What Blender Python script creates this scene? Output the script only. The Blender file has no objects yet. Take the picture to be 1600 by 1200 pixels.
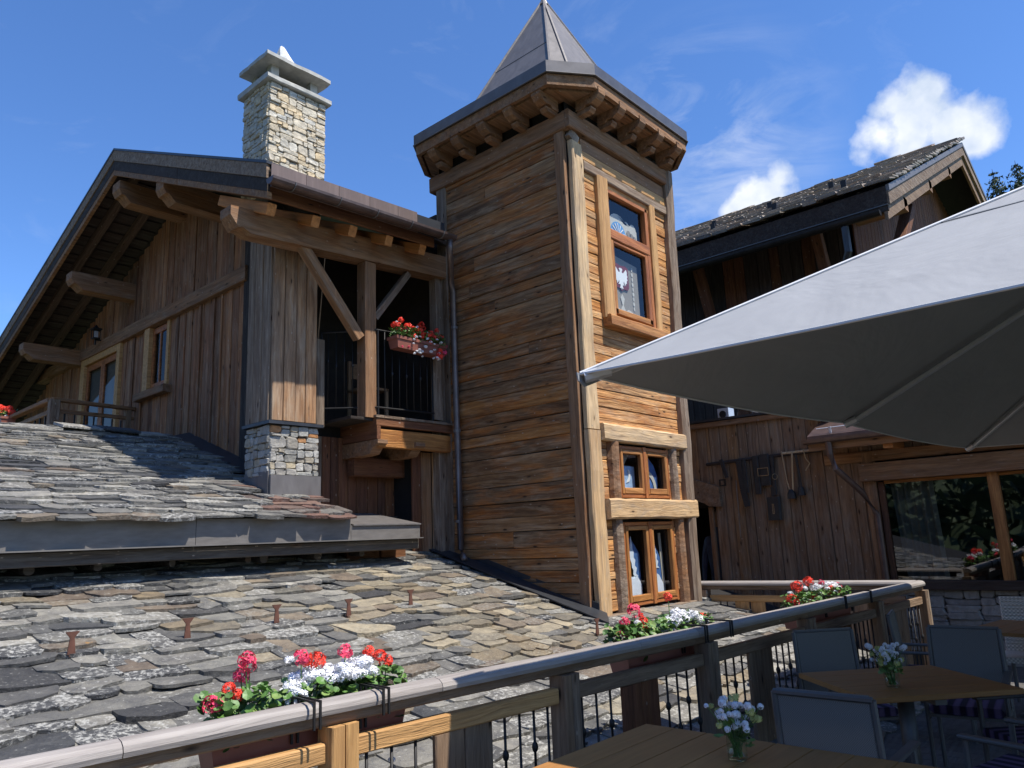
import bpy, bmesh, math, random
from mathutils import Vector, Matrix, Euler
random.seed(7)
S = bpy.context.scene
COL = S.collection
# ---------------------------------------------------------------- camera
cam_d = bpy.data.cameras.new('camera'); cam = bpy.data.objects.new('camera', cam_d); COL.objects.link(cam)
cam.matrix_world = Matrix(((0.669, -0.123, -0.733, 0), (-0.742, -0.165, -0.649, 0), (-0.041, 0.979, -0.202, 0), (0, 0, 0, 1)))
_m = cam.matrix_world.to_3x3(); _q = _m.to_quaternion(); cam.matrix_world = _q.to_matrix().to_4x4()
cam_d.sensor_width = 36; cam_d.lens = 26.44; cam_d.clip_start = .05; cam_d.clip_end = 3000
S.camera = cam
# ---------------------------------------------------------------- sky and sun
SUN = Vector((.19, -1, 1.88)).normalized()
w = bpy.data.worlds.new('World'); S.world = w; w.use_nodes = True
nt = w.node_tree; nt.nodes.clear()
def N(t, typ, **k):
    n = t.nodes.new(typ)
    for a, b in k.items():
        if a.startswith('i_'): n.inputs[a[2:].replace('_', ' ')].default_value = b
        else: setattr(n, a, b)
    return n
sky = N(nt, 'ShaderNodeTexSky', sky_type='NISHITA', sun_disc=False, sun_elevation=math.asin(SUN.z),
        sun_rotation=math.atan2(SUN.x, SUN.y), altitude=1500, air_density=1.0, dust_density=.25, ozone_density=1.6)
tc = N(nt, 'ShaderNodeTexCoord')
def vm(t, op, a, b=None):
    n = N(t, 'ShaderNodeVectorMath', operation=op)
    for i, v in enumerate((a, b)):
        if v is None: continue
        if isinstance(v, (tuple, list, Vector)): n.inputs[i].default_value = v
        else: t.links.new(v, n.inputs[i])
    return n
def ma(t, op, a, b=0.0, c=0.0, clamp=False):
    n = N(t, 'ShaderNodeMath', operation=op, use_clamp=clamp)
    for i, v in enumerate((a, b, c)):
        if isinstance(v, (int, float)): n.inputs[i].default_value = v
        else: t.links.new(v, n.inputs[i])
    return n.outputs[0]
dirv = vm(nt, 'NORMALIZE', tc.outputs['Generated']).outputs[0]
cn = N(nt, 'ShaderNodeTexNoise'); cn.inputs['Scale'].default_value = 11; cn.inputs['Detail'].default_value = 9; cn.inputs['Roughness'].default_value = .56
nt.links.new(dirv, cn.inputs['Vector'])
def blob(d, rad, sharp, flat=1.0):
    # soft lump of cumulus around direction d
    v = vm(nt, 'SUBTRACT', dirv, Vector(d).normalized()).outputs[0]
    v = vm(nt, 'MULTIPLY', v, (1, 1, flat)).outputs[0]
    l = N(nt, 'ShaderNodeVectorMath', operation='LENGTH'); nt.links.new(v, l.inputs[0])
    return ma(nt, 'MULTIPLY_ADD', l.outputs['Value'], -1 / rad, 1.0)
CLOUDS = (((0.8788, 0.2043, 0.4312), 0.062), ((0.8780, 0.1643, 0.4496), 0.062), ((0.8962, 0.1370, 0.4220), 0.055), ((0.8906, 0.1750, 0.4198), 0.062), ((0.8738, 0.1471, 0.4636), 0.036), ((0.8810, 0.2207, 0.4184), 0.036), ((0.9042, 0.1249, 0.4085), 0.04), ((0.8690, 0.1804, 0.4608), 0.045), ((0.8558, 0.3267, 0.4012), 0.046), ((0.8501, 0.3544, 0.3895), 0.036), ((0.8552, 0.3103, 0.4153), 0.03),
          ((.99, -.35, .35), .16), ((-.7, .5, .4), .2), ((-.3, -.9, .3), .18), ((.3, -.9, .35), .15))
bl = None
for d, r in CLOUDS:
    b = blob(d, r, 1, 1.25)
    bl = b if bl is None else ma(nt, 'MAXIMUM', bl, b)
dens = ma(nt, 'ADD', bl, ma(nt, 'MULTIPLY_ADD', cn.outputs['Fac'], 2.6, -1.42))
dens = ma(nt, 'MULTIPLY', dens, 1.9, clamp=True)
# thin wisps
wm = N(nt, 'ShaderNodeTexNoise'); wm.inputs['Scale'].default_value = 3.2; wm.inputs['Detail'].default_value = 10; wm.inputs['Roughness'].default_value = .62; wm.inputs['Distortion'].default_value = 1.6
nt.links.new(vm(nt, 'MULTIPLY', dirv, (1.3, 1.3, 3.2)).outputs[0], wm.inputs['Vector'])
wisp = ma(nt, 'MULTIPLY', ma(nt, 'MULTIPLY_ADD', wm.outputs['Fac'], 4.2, -2.45, clamp=True), .10)
wb = ma(nt, 'MAXIMUM', blob((.806, .371, .46), .17, 1), blob((.70, .56, .44), .10, 1))
wisp2 = ma(nt, 'MULTIPLY', ma(nt, 'MULTIPLY', ma(nt, 'MULTIPLY_ADD', wm.outputs['Fac'], 5, -2.25, clamp=True), ma(nt, 'MAXIMUM', wb, 0.0)), .42)
dens = ma(nt, 'MAXIMUM', dens, ma(nt, 'MAXIMUM', wisp, wisp2))
# cloud colour: a little greyer low down in the lump
cs = N(nt, 'ShaderNodeTexNoise'); cs.inputs['Scale'].default_value = 16; cs.inputs['Detail'].default_value = 5
nt.links.new(vm(nt, 'ADD', dirv, (0, 0, .02)).outputs[0], cs.inputs['Vector'])
cr = N(nt, 'ShaderNodeValToRGB'); cr.color_ramp.elements[0].position = .35; cr.color_ramp.elements[0].color = (5.0, 5.9, 7.4, 1)
cr.color_ramp.elements[1].position = .62; cr.color_ramp.elements[1].color = (8.2, 8.5, 9.1, 1)
nt.links.new(cs.outputs['Fac'], cr.inputs[0])
hs = N(nt, 'ShaderNodeHueSaturation'); hs.inputs['Saturation'].default_value = 1.12; hs.inputs['Value'].default_value = 1.0
nt.links.new(sky.outputs[0], hs.inputs['Color'])
tn = N(nt, 'ShaderNodeMixRGB', blend_type='MULTIPLY'); tn.inputs[0].default_value = 1; tn.inputs[2].default_value = (1.30, 1.55, 1.92, 1); nt.links.new(hs.outputs[0], tn.inputs[1])
mx = N(nt, 'ShaderNodeMixRGB'); nt.links.new(dens, mx.inputs[0]); nt.links.new(tn.outputs[0], mx.inputs[1]); nt.links.new(cr.outputs[0], mx.inputs[2])
bg = N(nt, 'ShaderNodeBackground'); bg.inputs['Strength'].default_value = .09
nt.links.new(mx.outputs[0], bg.inputs[0]); out = N(nt, 'ShaderNodeOutputWorld'); nt.links.new(bg.outputs[0], out.inputs[0])
sl = bpy.data.lights.new('sun', 'SUN'); so = bpy.data.objects.new('sun', sl); COL.objects.link(so)
sl.energy = 5.0; sl.angle = math.radians(.53); sl.color = (1, .955, .88)
so.rotation_euler = SUN.to_track_quat('Z', 'Y').to_euler()
S.view_settings.view_transform = 'Standard'; S.view_settings.look = 'None'; S.view_settings.exposure = .48; S.view_settings.gamma = 1
S.view_settings.use_curve_mapping = False
S.render.resolution_x = 1024; S.render.resolution_y = 768
S.render.engine = 'CYCLES'; S.cycles.max_bounces = 6; S.cycles.transparent_max_bounces = 12

# ================================================================ materials
def newmat(name):
    m = bpy.data.materials.new(name); m.use_nodes = True; t = m.node_tree; t.nodes.clear()
    o = N(t, 'ShaderNodeOutputMaterial'); b = N(t, 'ShaderNodeBsdfPrincipled'); t.links.new(b.outputs[0], o.inputs[0])
    return m, t, b, o
def rnd(t):
    oi = N(t, 'ShaderNodeObjectInfo'); g = N(t, 'ShaderNodeNewGeometry')
    return ma(t, 'FRACT', ma(t, 'ADD', oi.outputs['Random'], ma(t, 'MULTIPLY', g.outputs['Random Per Island'], 3.7)))
def ramp(t, fac, stops, interp='LINEAR'):
    r = N(t, 'ShaderNodeValToRGB'); r.color_ramp.interpolation = interp
    e = r.color_ramp.elements
    while len(e) < len(stops): e.new(.5)
    for i, (p, c) in enumerate(stops):
        e[i].position = p; e[i].color = (c[0], c[1], c[2], 1)
    t.links.new(fac, r.inputs[0]); return r.outputs[0]
def noise(t, vec, scale, detail=4, rough=.5, dist=0):
    n = N(t, 'ShaderNodeTexNoise'); n.inputs['Scale'].default_value = scale; n.inputs['Detail'].default_value = detail
    n.inputs['Roughness'].default_value = rough; n.inputs['Distortion'].default_value = dist
    t.links.new(vec, n.inputs['Vector']); return n.outputs['Fac']
def mix(t, f, a, b, typ='MIX'):
    m = N(t, 'ShaderNodeMixRGB', blend_type=typ)
    for i, v in enumerate((f, a, b)):
        if isinstance(v, (int, float)): m.inputs[i].default_value = v
        elif isinstance(v, tuple): m.inputs[i].default_value = (v[0], v[1], v[2], 1)
        else: t.links.new(v, m.inputs[i])
    return m.outputs[0]
def bump(t, b, h, s, d=.01):
    n = N(t, 'ShaderNodeBump'); n.inputs['Strength'].default_value = s; n.inputs['Distance'].default_value = d
    t.links.new(h, n.inputs['Height']); t.links.new(n.outputs[0], b.inputs['Normal'])

def wood(name, tones, stain=None, stain_amt=.5, grain=.55, rough=.8, knots=True, grey=None, grey_amt=.4, bstr=.6, spec=.25):
    m, t, b, o = newmat(name)
    r = rnd(t); c = N(t, 'ShaderNodeTexCoord')
    off = N(t, 'ShaderNodeCombineXYZ'); t.links.new(ma(t, 'MULTIPLY', r, 61.7), off.inputs[0]); t.links.new(ma(t, 'MULTIPLY', r, 23.3), off.inputs[1])
    p = vm(t, 'ADD', c.outputs['Object'], off.outputs[0]).outputs[0]
    # slow wander of the grain
    wn = N(t, 'ShaderNodeTexNoise'); wn.inputs['Scale'].default_value = 2.2; wn.inputs['Detail'].default_value = 2; t.links.new(p, wn.inputs['Vector'])
    wv = vm(t, 'MULTIPLY', wn.outputs['Color'], (0, .05, .05)).outputs[0]
    p2 = vm(t, 'ADD', p, wv).outputs[0]
    g1 = noise(t, vm(t, 'MULTIPLY', p2, (1.4, 26, 26)).outputs[0], 1, 5, .6, .6)
    g2 = noise(t, vm(t, 'MULTIPLY', p2, (5, 150, 150)).outputs[0], 1, 3, .6)
    st = noise(t, vm(t, 'MULTIPLY', p, (1.5, 6, 6)).outputs[0], 1, 4, .6, .5)
    n = len(tones); base = ramp(t, r, [(i / (n - 1), tones[i]) for i in range(n)])
    col = base
    if stain: col = mix(t, ma(t, 'MULTIPLY', ma(t, 'MULTIPLY_ADD', st, 5, -2.3, clamp=True), stain_amt), col, stain)
    if grey:
        gn = noise(t, vm(t, 'MULTIPLY', p, (2.2, 9, 9)).outputs[0], 1, 6, .65, .8)
        col = mix(t, ma(t, 'MULTIPLY', ma(t, 'MULTIPLY_ADD', gn, 6, -2.9, clamp=True), grey_amt), col, grey)
    gr = ma(t, 'MULTIPLY_ADD', ma(t, 'ADD', ma(t, 'MULTIPLY', g1, .65), ma(t, 'MULTIPLY', g2, .35)), 4, -1.5, clamp=True)
    dark = mix(t, 1.0, col, (1 - grain * .75, 1 - grain * .85, 1 - grain * .9), 'MULTIPLY')
    lite = mix(t, 1.0, col, (1 + grain * .5, 1 + grain * .48, 1 + grain * .42), 'MULTIPLY')
    col = mix(t, gr, dark, lite)
    h = gr
    if knots:
        v = N(t, 'ShaderNodeTexVoronoi'); v.inputs['Scale'].default_value = 1
        t.links.new(vm(t, 'MULTIPLY', p2, (3.0, 9.5, 9.5)).outputs[0], v.inputs['Vector'])
        k = ma(t, 'MULTIPLY_ADD', v.outputs['Distance'], -14, 1.7, clamp=True)
        ring = ma(t, 'MULTIPLY_ADD', v.outputs['Distance'], -5, 1.35, clamp=True)
        col = mix(t, ma(t, 'MULTIPLY', ring, .35), col, (.16, .075, .03))
        col = mix(t, ma(t, 'MULTIPLY', k, .9), col, (.02, .012, .008))
        nv = N(t, 'ShaderNodeTexVoronoi'); nv.inputs['Scale'].default_value = 1; nv.inputs['Randomness'].default_value = .85; t.links.new(vm(t, 'MULTIPLY', p, (6.5, 13, 13)).outputs[0], nv.inputs['Vector'])
        col = mix(t, ma(t, 'MULTIPLY', ma(t, 'MULTIPLY_ADD', nv.outputs['Distance'], -26, 2.6, clamp=True), .55), col, (.50, .42, .33)); col = mix(t, ma(t, 'MULTIPLY_ADD', nv.outputs['Distance'], -60, 2.6, clamp=True), col, (.02, .015, .012))
        h = ma(t, 'SUBTRACT', gr, ma(t, 'MULTIPLY', k, .8))
        # dark cracks along the board
        ck = noise(t, vm(t, 'MULTIPLY', p2, (1.1, 42, 42)).outputs[0], 1, 2, .5, 1.2)
        cm = ma(t, 'MULTIPLY_ADD', ck, -22, 5.9, clamp=True)
        col = mix(t, ma(t, 'MULTIPLY', cm, .75), col, (.015, .01, .008)); h = ma(t, 'SUBTRACT', h, cm)
    t.links.new(col, b.inputs['Base Color']); b.inputs['Roughness'].default_value = rough
    b.inputs['Specular IOR Level'].default_value = spec
    bump(t, b, h, bstr, .006)
    return m
M = {}
M['larch_shade'] = wood('aged_larch_shade_tone', [(0.122, 0.063, 0.030), (0.307, 0.169, 0.076), (0.166, 0.105, 0.059), (0.371, 0.169, 0.052), (0.269, 0.175, 0.095), (0.134, 0.073, 0.036), (0.333, 0.186, 0.081)], stain=(0.435, 0.147, 0.028), stain_amt=.7, grey=(0.346, 0.249, 0.157), grey_amt=.6, grain=.66, bstr=.8)  # aged larch, darker copy: shade of the sunless sides put into the colour
M['larch_sun'] = wood('honey_larch_sun_tone', [(0.426, 0.216, 0.080), (0.627, 0.353, 0.144), (0.370, 0.216, 0.104), (0.582, 0.274, 0.080), (0.538, 0.363, 0.192)], stain=(0.403, 0.127, 0.024), stain_amt=.6, grey=(0.470, 0.333, 0.208), grey_amt=.5, grain=.75, bstr=.9)  # honey larch, brighter copy: sunlight on these sides put into the colour
M['beam_pale'] = wood('pale_hewn_beam', [(0.577, 0.400, 0.218), (0.536, 0.353, 0.179), (0.597, 0.428, 0.242)], stain=(0.350, 0.177, 0.070), stain_amt=.3, grain=.4, grey=(0.371, 0.288, 0.203), grey_amt=.6)
M['beam_brown'] = wood('brown_hewn_beam', [(0.230, 0.130, 0.069), (0.287, 0.160, 0.082), (0.196, 0.115, 0.065)], stain=(0.299, 0.120, 0.043), stain_amt=.4, grain=.5, grey=(0.253, 0.180, 0.129), grey_amt=.5)
M['beam_grey'] = wood('grey_weathered_post', [(0.210, 0.162, 0.119), (0.263, 0.196, 0.141), (0.168, 0.127, 0.092)], grain=.6, grey=(0.315, 0.265, 0.211), grey_amt=.4, stain=(0.168, 0.098, 0.053), stain_amt=.4)
M['gable_board'] = wood('gable_cladding', [(0.156, 0.072, 0.037), (0.324, 0.170, 0.088), (0.204, 0.108, 0.060), (0.372, 0.180, 0.079), (0.120, 0.062, 0.035), (0.288, 0.165, 0.092)], stain=(0.264, 0.098, 0.040), stain_amt=.6, grain=.6, grey=(0.312, 0.227, 0.158), grey_amt=.45)
M['pillar_board'] = wood('pillar_cladding', [(0.336, 0.240, 0.153), (0.403, 0.240, 0.119), (0.291, 0.200, 0.132), (0.358, 0.200, 0.102)], stain=(0.403, 0.190, 0.068), stain_amt=.4, grain=.55, grey=(0.381, 0.310, 0.230), grey_amt=.45)
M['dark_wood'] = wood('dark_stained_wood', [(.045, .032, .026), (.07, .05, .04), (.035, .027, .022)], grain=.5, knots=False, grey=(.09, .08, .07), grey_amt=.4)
M['dark_grey_wood'] = wood('dark_grey_board', [(.075, .065, .055), (.095, .083, .07)], grain=.5, grey=(.12, .11, .10), grey_amt=.4)
M['dark_brown'] = wood('dark_brown_rafter', [(.13, .08, .055), (.10, .065, .048)], grain=.5)
M['red_brown'] = wood('red_brown_board', [(.13, .055, .03), (.18, .075, .038), (.10, .047, .028)], grain=.5, stain=(.20, .09, .03), stain_amt=.5)
M['win_frame'] = wood('varnished_window_wood', [(.36, .125, .035), (.42, .16, .05)], grain=.6, stain=(.20, .06, .02), stain_amt=.5, knots=False, rough=.5, spec=.4)
M['win_orange'] = wood('orange_window_wood', [(.42, .20, .07), (.38, .17, .05)], grain=.6, knots=False, rough=.5, stain=(.28, .10, .03), stain_amt=.5)
M['rail_grey'] = wood('silvered_handrail_wood', [(.30, .27, .245), (.33, .30, .275)], grain=.28, knots=False, rough=.55, grey=(.24, .215, .2), grey_amt=.4, spec=.4, bstr=.25)
M['rail_brown'] = wood('brown_rail_wood', [(.24, .16, .10), (.20, .145, .10)], grain=.45, knots=True)
M['rail_honey'] = wood('honey_rail_wood', [(0.525, 0.304, 0.120), (0.483, 0.275, 0.112)], grain=.4, knots=False, rough=.6)
M['shed_board'] = wood('shed_cladding', [(0.176, 0.110, 0.069), (0.264, 0.170, 0.103), (0.209, 0.140, 0.095), (0.297, 0.165, 0.077), (0.231, 0.170, 0.120)], stain=(0.286, 0.130, 0.043), stain_amt=.4, grain=.5, grey=(0.264, 0.215, 0.163), grey_amt=.5)
M['table'] = wood('brown_table_wood', [(.36, .17, .055), (.32, .155, .05)], grain=.18, knots=False, rough=.5, spec=.25, bstr=.1)
M['deck'] = wood('grey_deck_wood', [(.13, .125, .12), (.11, .105, .10)], grain=.3, knots=False)
M['log_end'] = wood('log_end_wood', [(.36, .22, .12), (.30, .19, .11)], grain=.4, knots=False)
M['tail_wood'] = wood('orange_rafter_wood', [(0.460, 0.190, 0.060), (0.529, 0.240, 0.085)], grain=.4, knots=False, stain=(0.345, 0.130, 0.043), stain_amt=.4)

def slate(name, tones, lichen=.5, lich_col=(.36, .35, .30)):
    m, t, b, o = newmat(name); r = rnd(t); c = N(t, 'ShaderNodeTexCoord'); g = N(t, 'ShaderNodeNewGeometry')
    pos = vm(t, 'ADD', g.outputs['Position'], (3.1, 7.7, 0)).outputs[0]
    n = len(tones); col = ramp(t, r, [(i / (n - 1), tones[i]) for i in range(n)], 'LINEAR')
    big = noise(t, pos, 8, 7, .68, .4); col = mix(t, 1.0, col, ramp(t, big, [(.32, (.62, .62, .64)), (.68, (1.35, 1.32, 1.22))]), 'MULTIPLY')
    sp = noise(t, pos, 34, 8, .72, .3); rr = ma(t, 'FRACT', ma(t, 'MULTIPLY', r, 13.7))
    lm = ma(t, 'MULTIPLY', ma(t, 'ADD', ma(t, 'MULTIPLY_ADD', sp, 10, -6.3), ma(t, 'MULTIPLY', rr, 1.6), clamp=True), lichen)
    col = mix(t, lm, col, lich_col)
    sp2 = noise(t, vm(t, 'ADD', pos, (9, 2, 5)).outputs[0], 30, 3, .6)
    col = mix(t, ma(t, 'MULTIPLY', ma(t, 'MULTIPLY_ADD', sp2, 14, -9.9, clamp=True), .5), col, (.50, .49, .44))
    sp3 = noise(t, vm(t, 'ADD', pos, (1, 12, 5)).outputs[0], 9, 3, .5)
    col = mix(t, ma(t, 'MULTIPLY_ADD', sp3, 30, -23.6, clamp=True), col, (.42, .20, .03))
    t.links.new(col, b.inputs['Base Color'])
    ro = ramp(t, sp, [(.3, (.45,) * 3), (.7, (.8,) * 3)]); t.links.new(ro, b.inputs['Roughness'])
    h = ma(t, 'ADD', ma(t, 'MULTIPLY', noise(t, pos, 26, 8, .68), .9), ma(t, 'MULTIPLY', big, 1.0)); bump(t, b, h, 1.0, .022)
    return m
M['slate_grey'] = slate('grey_slate', [(.035, .035, .038), (.18, .172, .155), (.095, .094, .092), (.27, .255, .225), (.13, .124, .115), (.045, .047, .052), (.23, .22, .195)], .85, (.46, .445, .40))
M['slate_tan'] = slate('tan_slate', [(.24, .195, .13), (.14, .125, .10), (.34, .285, .20), (.12, .115, .10), (.20, .155, .10), (.29, .26, .205)], .45, (.42, .38, .28))
M['slate_brown'] = slate('brown_slate', [(.12, .09, .07), (.19, .155, .115), (.14, .105, .08)], .5)
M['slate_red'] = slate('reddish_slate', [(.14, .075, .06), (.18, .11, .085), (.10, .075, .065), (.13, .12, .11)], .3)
M['slate_far'] = slate('dark_far_slate', [(.20, .175, .145), (.34, .29, .23), (.14, .13, .12), (.36, .27, .20)], .25, (.2, .18, .15))

def simple(name, col, rough=.6, metal=0, nscale=8, namt=.25, bstr=.0, spec=.5, stretch=(1, 1, 1)):
    m, t, b, o = newmat(name); c = N(t, 'ShaderNodeTexCoord')
    p = vm(t, 'MULTIPLY', c.outputs['Object'], stretch).outputs[0]
    n = noise(t, p, nscale, 5, .6)
    cc = ramp(t, n, [(.3, tuple(x * (1 - namt) for x in col)), (.7, tuple(x * (1 + namt) for x in col))])
    t.links.new(cc, b.inputs['Base Color']); b.inputs['Roughness'].default_value = rough; b.inputs['Metallic'].default_value = metal
    b.inputs['Specular IOR Level'].default_value = spec
    if bstr: bump(t, b, n, bstr, .01)
    return m
M['zinc'] = simple('weathered_zinc_sheet', (.165, .15, .14), .5, .35, 5, .18, .15, stretch=(2.5, 2.5, .8))
M['fascia_metal'] = simple('grey_fascia_sheet', (.13, .12, .115), .42, .5, 5, .2, .1)
M['zinc_dark'] = simple('dark_metal_flashing', (.045, .047, .052), .45, .4, 6, .25, .1)
M['eave_metal'] = simple('eave_metal_strip', (.165, .15, .135), .5, .2, 5, .2, .1, stretch=(1, 1, 4))
M['copper_brown'] = simple('brown_metal_band', (.17, .12, .10), .5, .3, 4, .28, .1, stretch=(2.5, 1, .3))
M['gutter'] = simple('brown_gutter_metal', (.13, .085, .07), .4, .5, 7, .3)
M['pipe'] = simple('downpipe_metal', (.16, .125, .11), .42, .5, 7, .25)
M['iron'] = simple('black_iron', (.025, .024, .024), .5, .5, 9, .3)
M['rust'] = simple('rusty_iron', (.12, .05, .032), .8, .2, 14, .4, .3)
M['cement'] = simple('pale_concrete', (.42, .41, .37), .85, 0, 9, .22, .5)
M['mortar'] = simple('recessed_mortar', (.12, .11, .095), .95, 0, 20, .3, .4)
M['white_stone'] = simple('white_quartz_stone', (.66, .66, .64), .7, 0, 9, .2, .7)
M['core'] = simple('dark_interior', (.012, .010, .009), .95)
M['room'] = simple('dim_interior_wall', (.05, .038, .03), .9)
M['plastic_terra'] = simple('terracotta_plastic', (.24, .085, .06), .5, 0, 10, .12)
M['leaf'] = simple('geranium_leaf', (.075, .16, .03), .5, 0, 15, .5)
M['leaf_pale'] = simple('pale_leaf', (.16, .24, .06), .5, 0, 15, .4)
M['petal_red'] = simple('red_petal', (.78, .045, .02), .6, 0, 20, .25)
M['petal_pink'] = simple('crimson_pink_petal', (.72, .05, .12), .6, 0, 20, .3)
M['petal_white'] = simple('white_petal', (.80, .80, .82), .6, 0, 20, .06)
M['frame_metal'] = simple('taupe_chair_metal', (.12, .115, .11), .45, .3, 8, .1)
M['white_metal'] = simple('pale_metal_frame', (.55, .56, .58), .4, .4, 8, .05)
M['leather'] = simple('black_leather', (.022, .02, .019), .55, 0, 14, .4, .3)
M['brass'] = simple('dull_brass', (.38, .33, .24), .35, .9, 14, .2)
M['curtain'] = simple('linen_curtain', (.40, .37, .31), .9, 0, 30, .1)
M['lace'] = simple('cream_lace', (.52, .50, .43), .9, 0, 60, .12)
M['lace_dark'] = simple('beige_voile', (.26, .235, .19), .9, 0, 60, .12)
M['crest_red'] = simple('dark_red_cloth', (.16, .025, .03), .7, 0, 20, .1)
M['crest_white'] = simple('white_cloth', (.78, .78, .76), .7, 0, 20, .05)
M['blue_paint'] = simple('night_blue_paint', (.06, .14, .34), .6, 0, 7, .5)
M['blue_pale'] = simple('pale_blue_paint', (.34, .48, .68), .6, 0, 9, .3)
M['blue_white'] = simple('snow_white_paint', (.66, .72, .80), .6, 0, 9, .12)
M['fan_blue'] = simple('sky_blue_lace', (.12, .30, .55), .7, 0, 9, .1)
M['shirt'] = simple('dark_blue_shirt', (.05, .07, .13), .8, 0, 9, .2)
M['skin'] = simple('skin', (.42, .25, .18), .5, 0, 9, .1)
M['hair'] = simple('dark_hair', (.03, .02, .015), .6)
M['ground'] = simple('alpine_ground', (.07, .085, .035), .95, 0, .4, .4)
M['concrete_step'] = simple('pale_paving', (.40, .39, .37), .9, 0, 5, .2, .2)
M['bark'] = simple('spruce_bark', (.07, .05, .035), .9)
M['needles'] = simple('spruce_needles', (.035, .055, .022), .8, 0, 3, .4)
M['purple'] = None
# striped purple cushion
m, t, b, o = newmat('purple_striped_fabric'); c = N(t, 'ShaderNodeTexCoord'); sx = N(t, 'ShaderNodeSeparateXYZ'); t.links.new(c.outputs['Object'], sx.inputs[0])
sw = ma(t, 'SINE', ma(t, 'MULTIPLY', sx.outputs['Y'], 95)); cc = ramp(t, ma(t, 'MULTIPLY_ADD', sw, .5, .5), [(.35, (.018, .012, .03)), (.5, (.07, .04, .11)), (.85, (.13, .09, .18))])
t.links.new(cc, b.inputs['Base Color']); b.inputs['Roughness'].default_value = .9; M['purple'] = m
# stone with random tone
def stonemat(name, tones, sc=18):
    m, t, b, o = newmat(name); r = rnd(t); c = N(t, 'ShaderNodeTexCoord'); g = N(t, 'ShaderNodeNewGeometry')
    n = len(tones); col = ramp(t, r, [(i / (n - 1), tones[i]) for i in range(n)])
    nn = noise(t, g.outputs['Position'], sc, 6, .62); col = mix(t, 1.0, col, ramp(t, nn, [(.3, (.72, .72, .72)), (.7, (1.2, 1.2, 1.18))]), 'MULTIPLY')
    t.links.new(col, b.inputs['Base Color']); b.inputs['Roughness'].default_value = .85
    bump(t, b, nn, .9, .02); return m
M['stone_cream'] = stonemat('cream_limestone', [(.52, .46, .36), (.60, .53, .41), (.45, .42, .35), (.62, .48, .29), (.58, .55, .48)])
M['stone_grey'] = stonemat('grey_schist', [(.22, .21, .185), (.32, .31, .28), (.42, .40, .36), (.26, .24, .21), (.46, .38, .25)])
M['stone_rust'] = stonemat('rust_orange_schist', [(.38, .17, .06), (.42, .22, .10)])
M['stone_wall'] = stonemat('terrace_wall_stone', [(.26, .25, .23), (.34, .32, .29), (.22, .21, .2)])
# awning fabric
m, t, b, o = newmat('grey_awning_fabric'); c = N(t, 'ShaderNodeTexCoord')
n1 = noise(t, vm(t, 'MULTIPLY', c.outputs['Object'], (160, 160, 160)).outputs[0], 1, 2, .5); n2 = noise(t, vm(t, 'MULTIPLY', c.outputs['Object'], (1, 3, 3)).outputs[0], 1.5, 6, .6, .5)
col = mix(t, .5, ramp(t, n1, [(.3, (.26, .263, .268)), (.7, (.29, .293, .298))]), ramp(t, n2, [(.3, (.25, .253, .257)), (.7, (.30, .303, .307))]))
t.links.new(col, b.inputs['Base Color']); b.inputs['Roughness'].default_value = .85; wr = noise(t, vm(t, 'MULTIPLY', c.outputs['Object'], (1.2, 1.2, 2.5)).outputs[0], 1, 4, .55, .8); bump(t, b, ma(t, 'ADD', ma(t, 'MULTIPLY', n1, .012), wr), .5, .06); M['awning'] = m
M['awning_seam'] = simple('pale_awning_hem', (.62, .62, .63), .8, 0, 20, .05)
# woven textile of the chairs
def weave(name, col, sc=260):
    m, t, b, o = newmat(name); c = N(t, 'ShaderNodeTexCoord'); v = N(t, 'ShaderNodeTexChecker'); v.inputs['Scale'].default_value = sc
    v.inputs['Color1'].default_value = (*[x * 1.15 for x in col], 1); v.inputs['Color2'].default_value = (*[x * .7 for x in col], 1)
    t.links.new(c.outputs['Object'], v.inputs['Vector']); t.links.new(v.outputs['Color'], b.inputs['Base Color']); b.inputs['Roughness'].default_value = .7
    return m
M['textile'] = weave('grey_woven_textile', (.175, .16, .14), 240); M['wicker'] = weave('cream_wicker', (.62, .58, .50), 70)
# window glass: clear and mirror-like mix
def glassmat(name, tint, fr=1.5, mul=1.0):
    m = bpy.data.materials.new(name); m.use_nodes = True; t = m.node_tree; t.nodes.clear(); o = N(t, 'ShaderNodeOutputMaterial')
    tr = N(t, 'ShaderNodeBsdfTransparent'); tr.inputs[0].default_value = (*tint, 1); gl = N(t, 'ShaderNodeBsdfGlossy'); gl.inputs['Roughness'].default_value = .015
    g = N(t, 'ShaderNodeNewGeometry'); dp_ = N(t, 'ShaderNodeVectorMath', operation='DOT_PRODUCT'); t.links.new(g.outputs['Normal'], dp_.inputs[0]); t.links.new(g.outputs['Incoming'], dp_.inputs[1])
    c_ = ma(t, 'SUBTRACT', 1.0, ma(t, 'ABSOLUTE', dp_.outputs['Value'])); r0 = ((fr - 1) / (fr + 1)) ** 2
    ff = ma(t, 'MULTIPLY', ma(t, 'MULTIPLY_ADD', ma(t, 'POWER', c_, 5.0), 1 - r0, r0), mul, clamp=True)
    x = N(t, 'ShaderNodeMixShader'); t.links.new(ff, x.inputs[0]); t.links.new(tr.outputs[0], x.inputs[1]); t.links.new(gl.outputs[0], x.inputs[2]); t.links.new(x.outputs[0], o.inputs[0]); return m
M['glass'] = glassmat('window_glass', (.88, .9, .9), 1.5, 1.3)
M['glass_big'] = glassmat('large_window_glass', (.45, .47, .47), 1.7, 2.6)
M['glass_dim'] = glassmat('dim_window_glass', (.6, .62, .62), 1.4, .55)
M['vase_glass'] = glassmat('clear_vase_glass', (.85, .92, .88), 1.45, 1.5)

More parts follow.
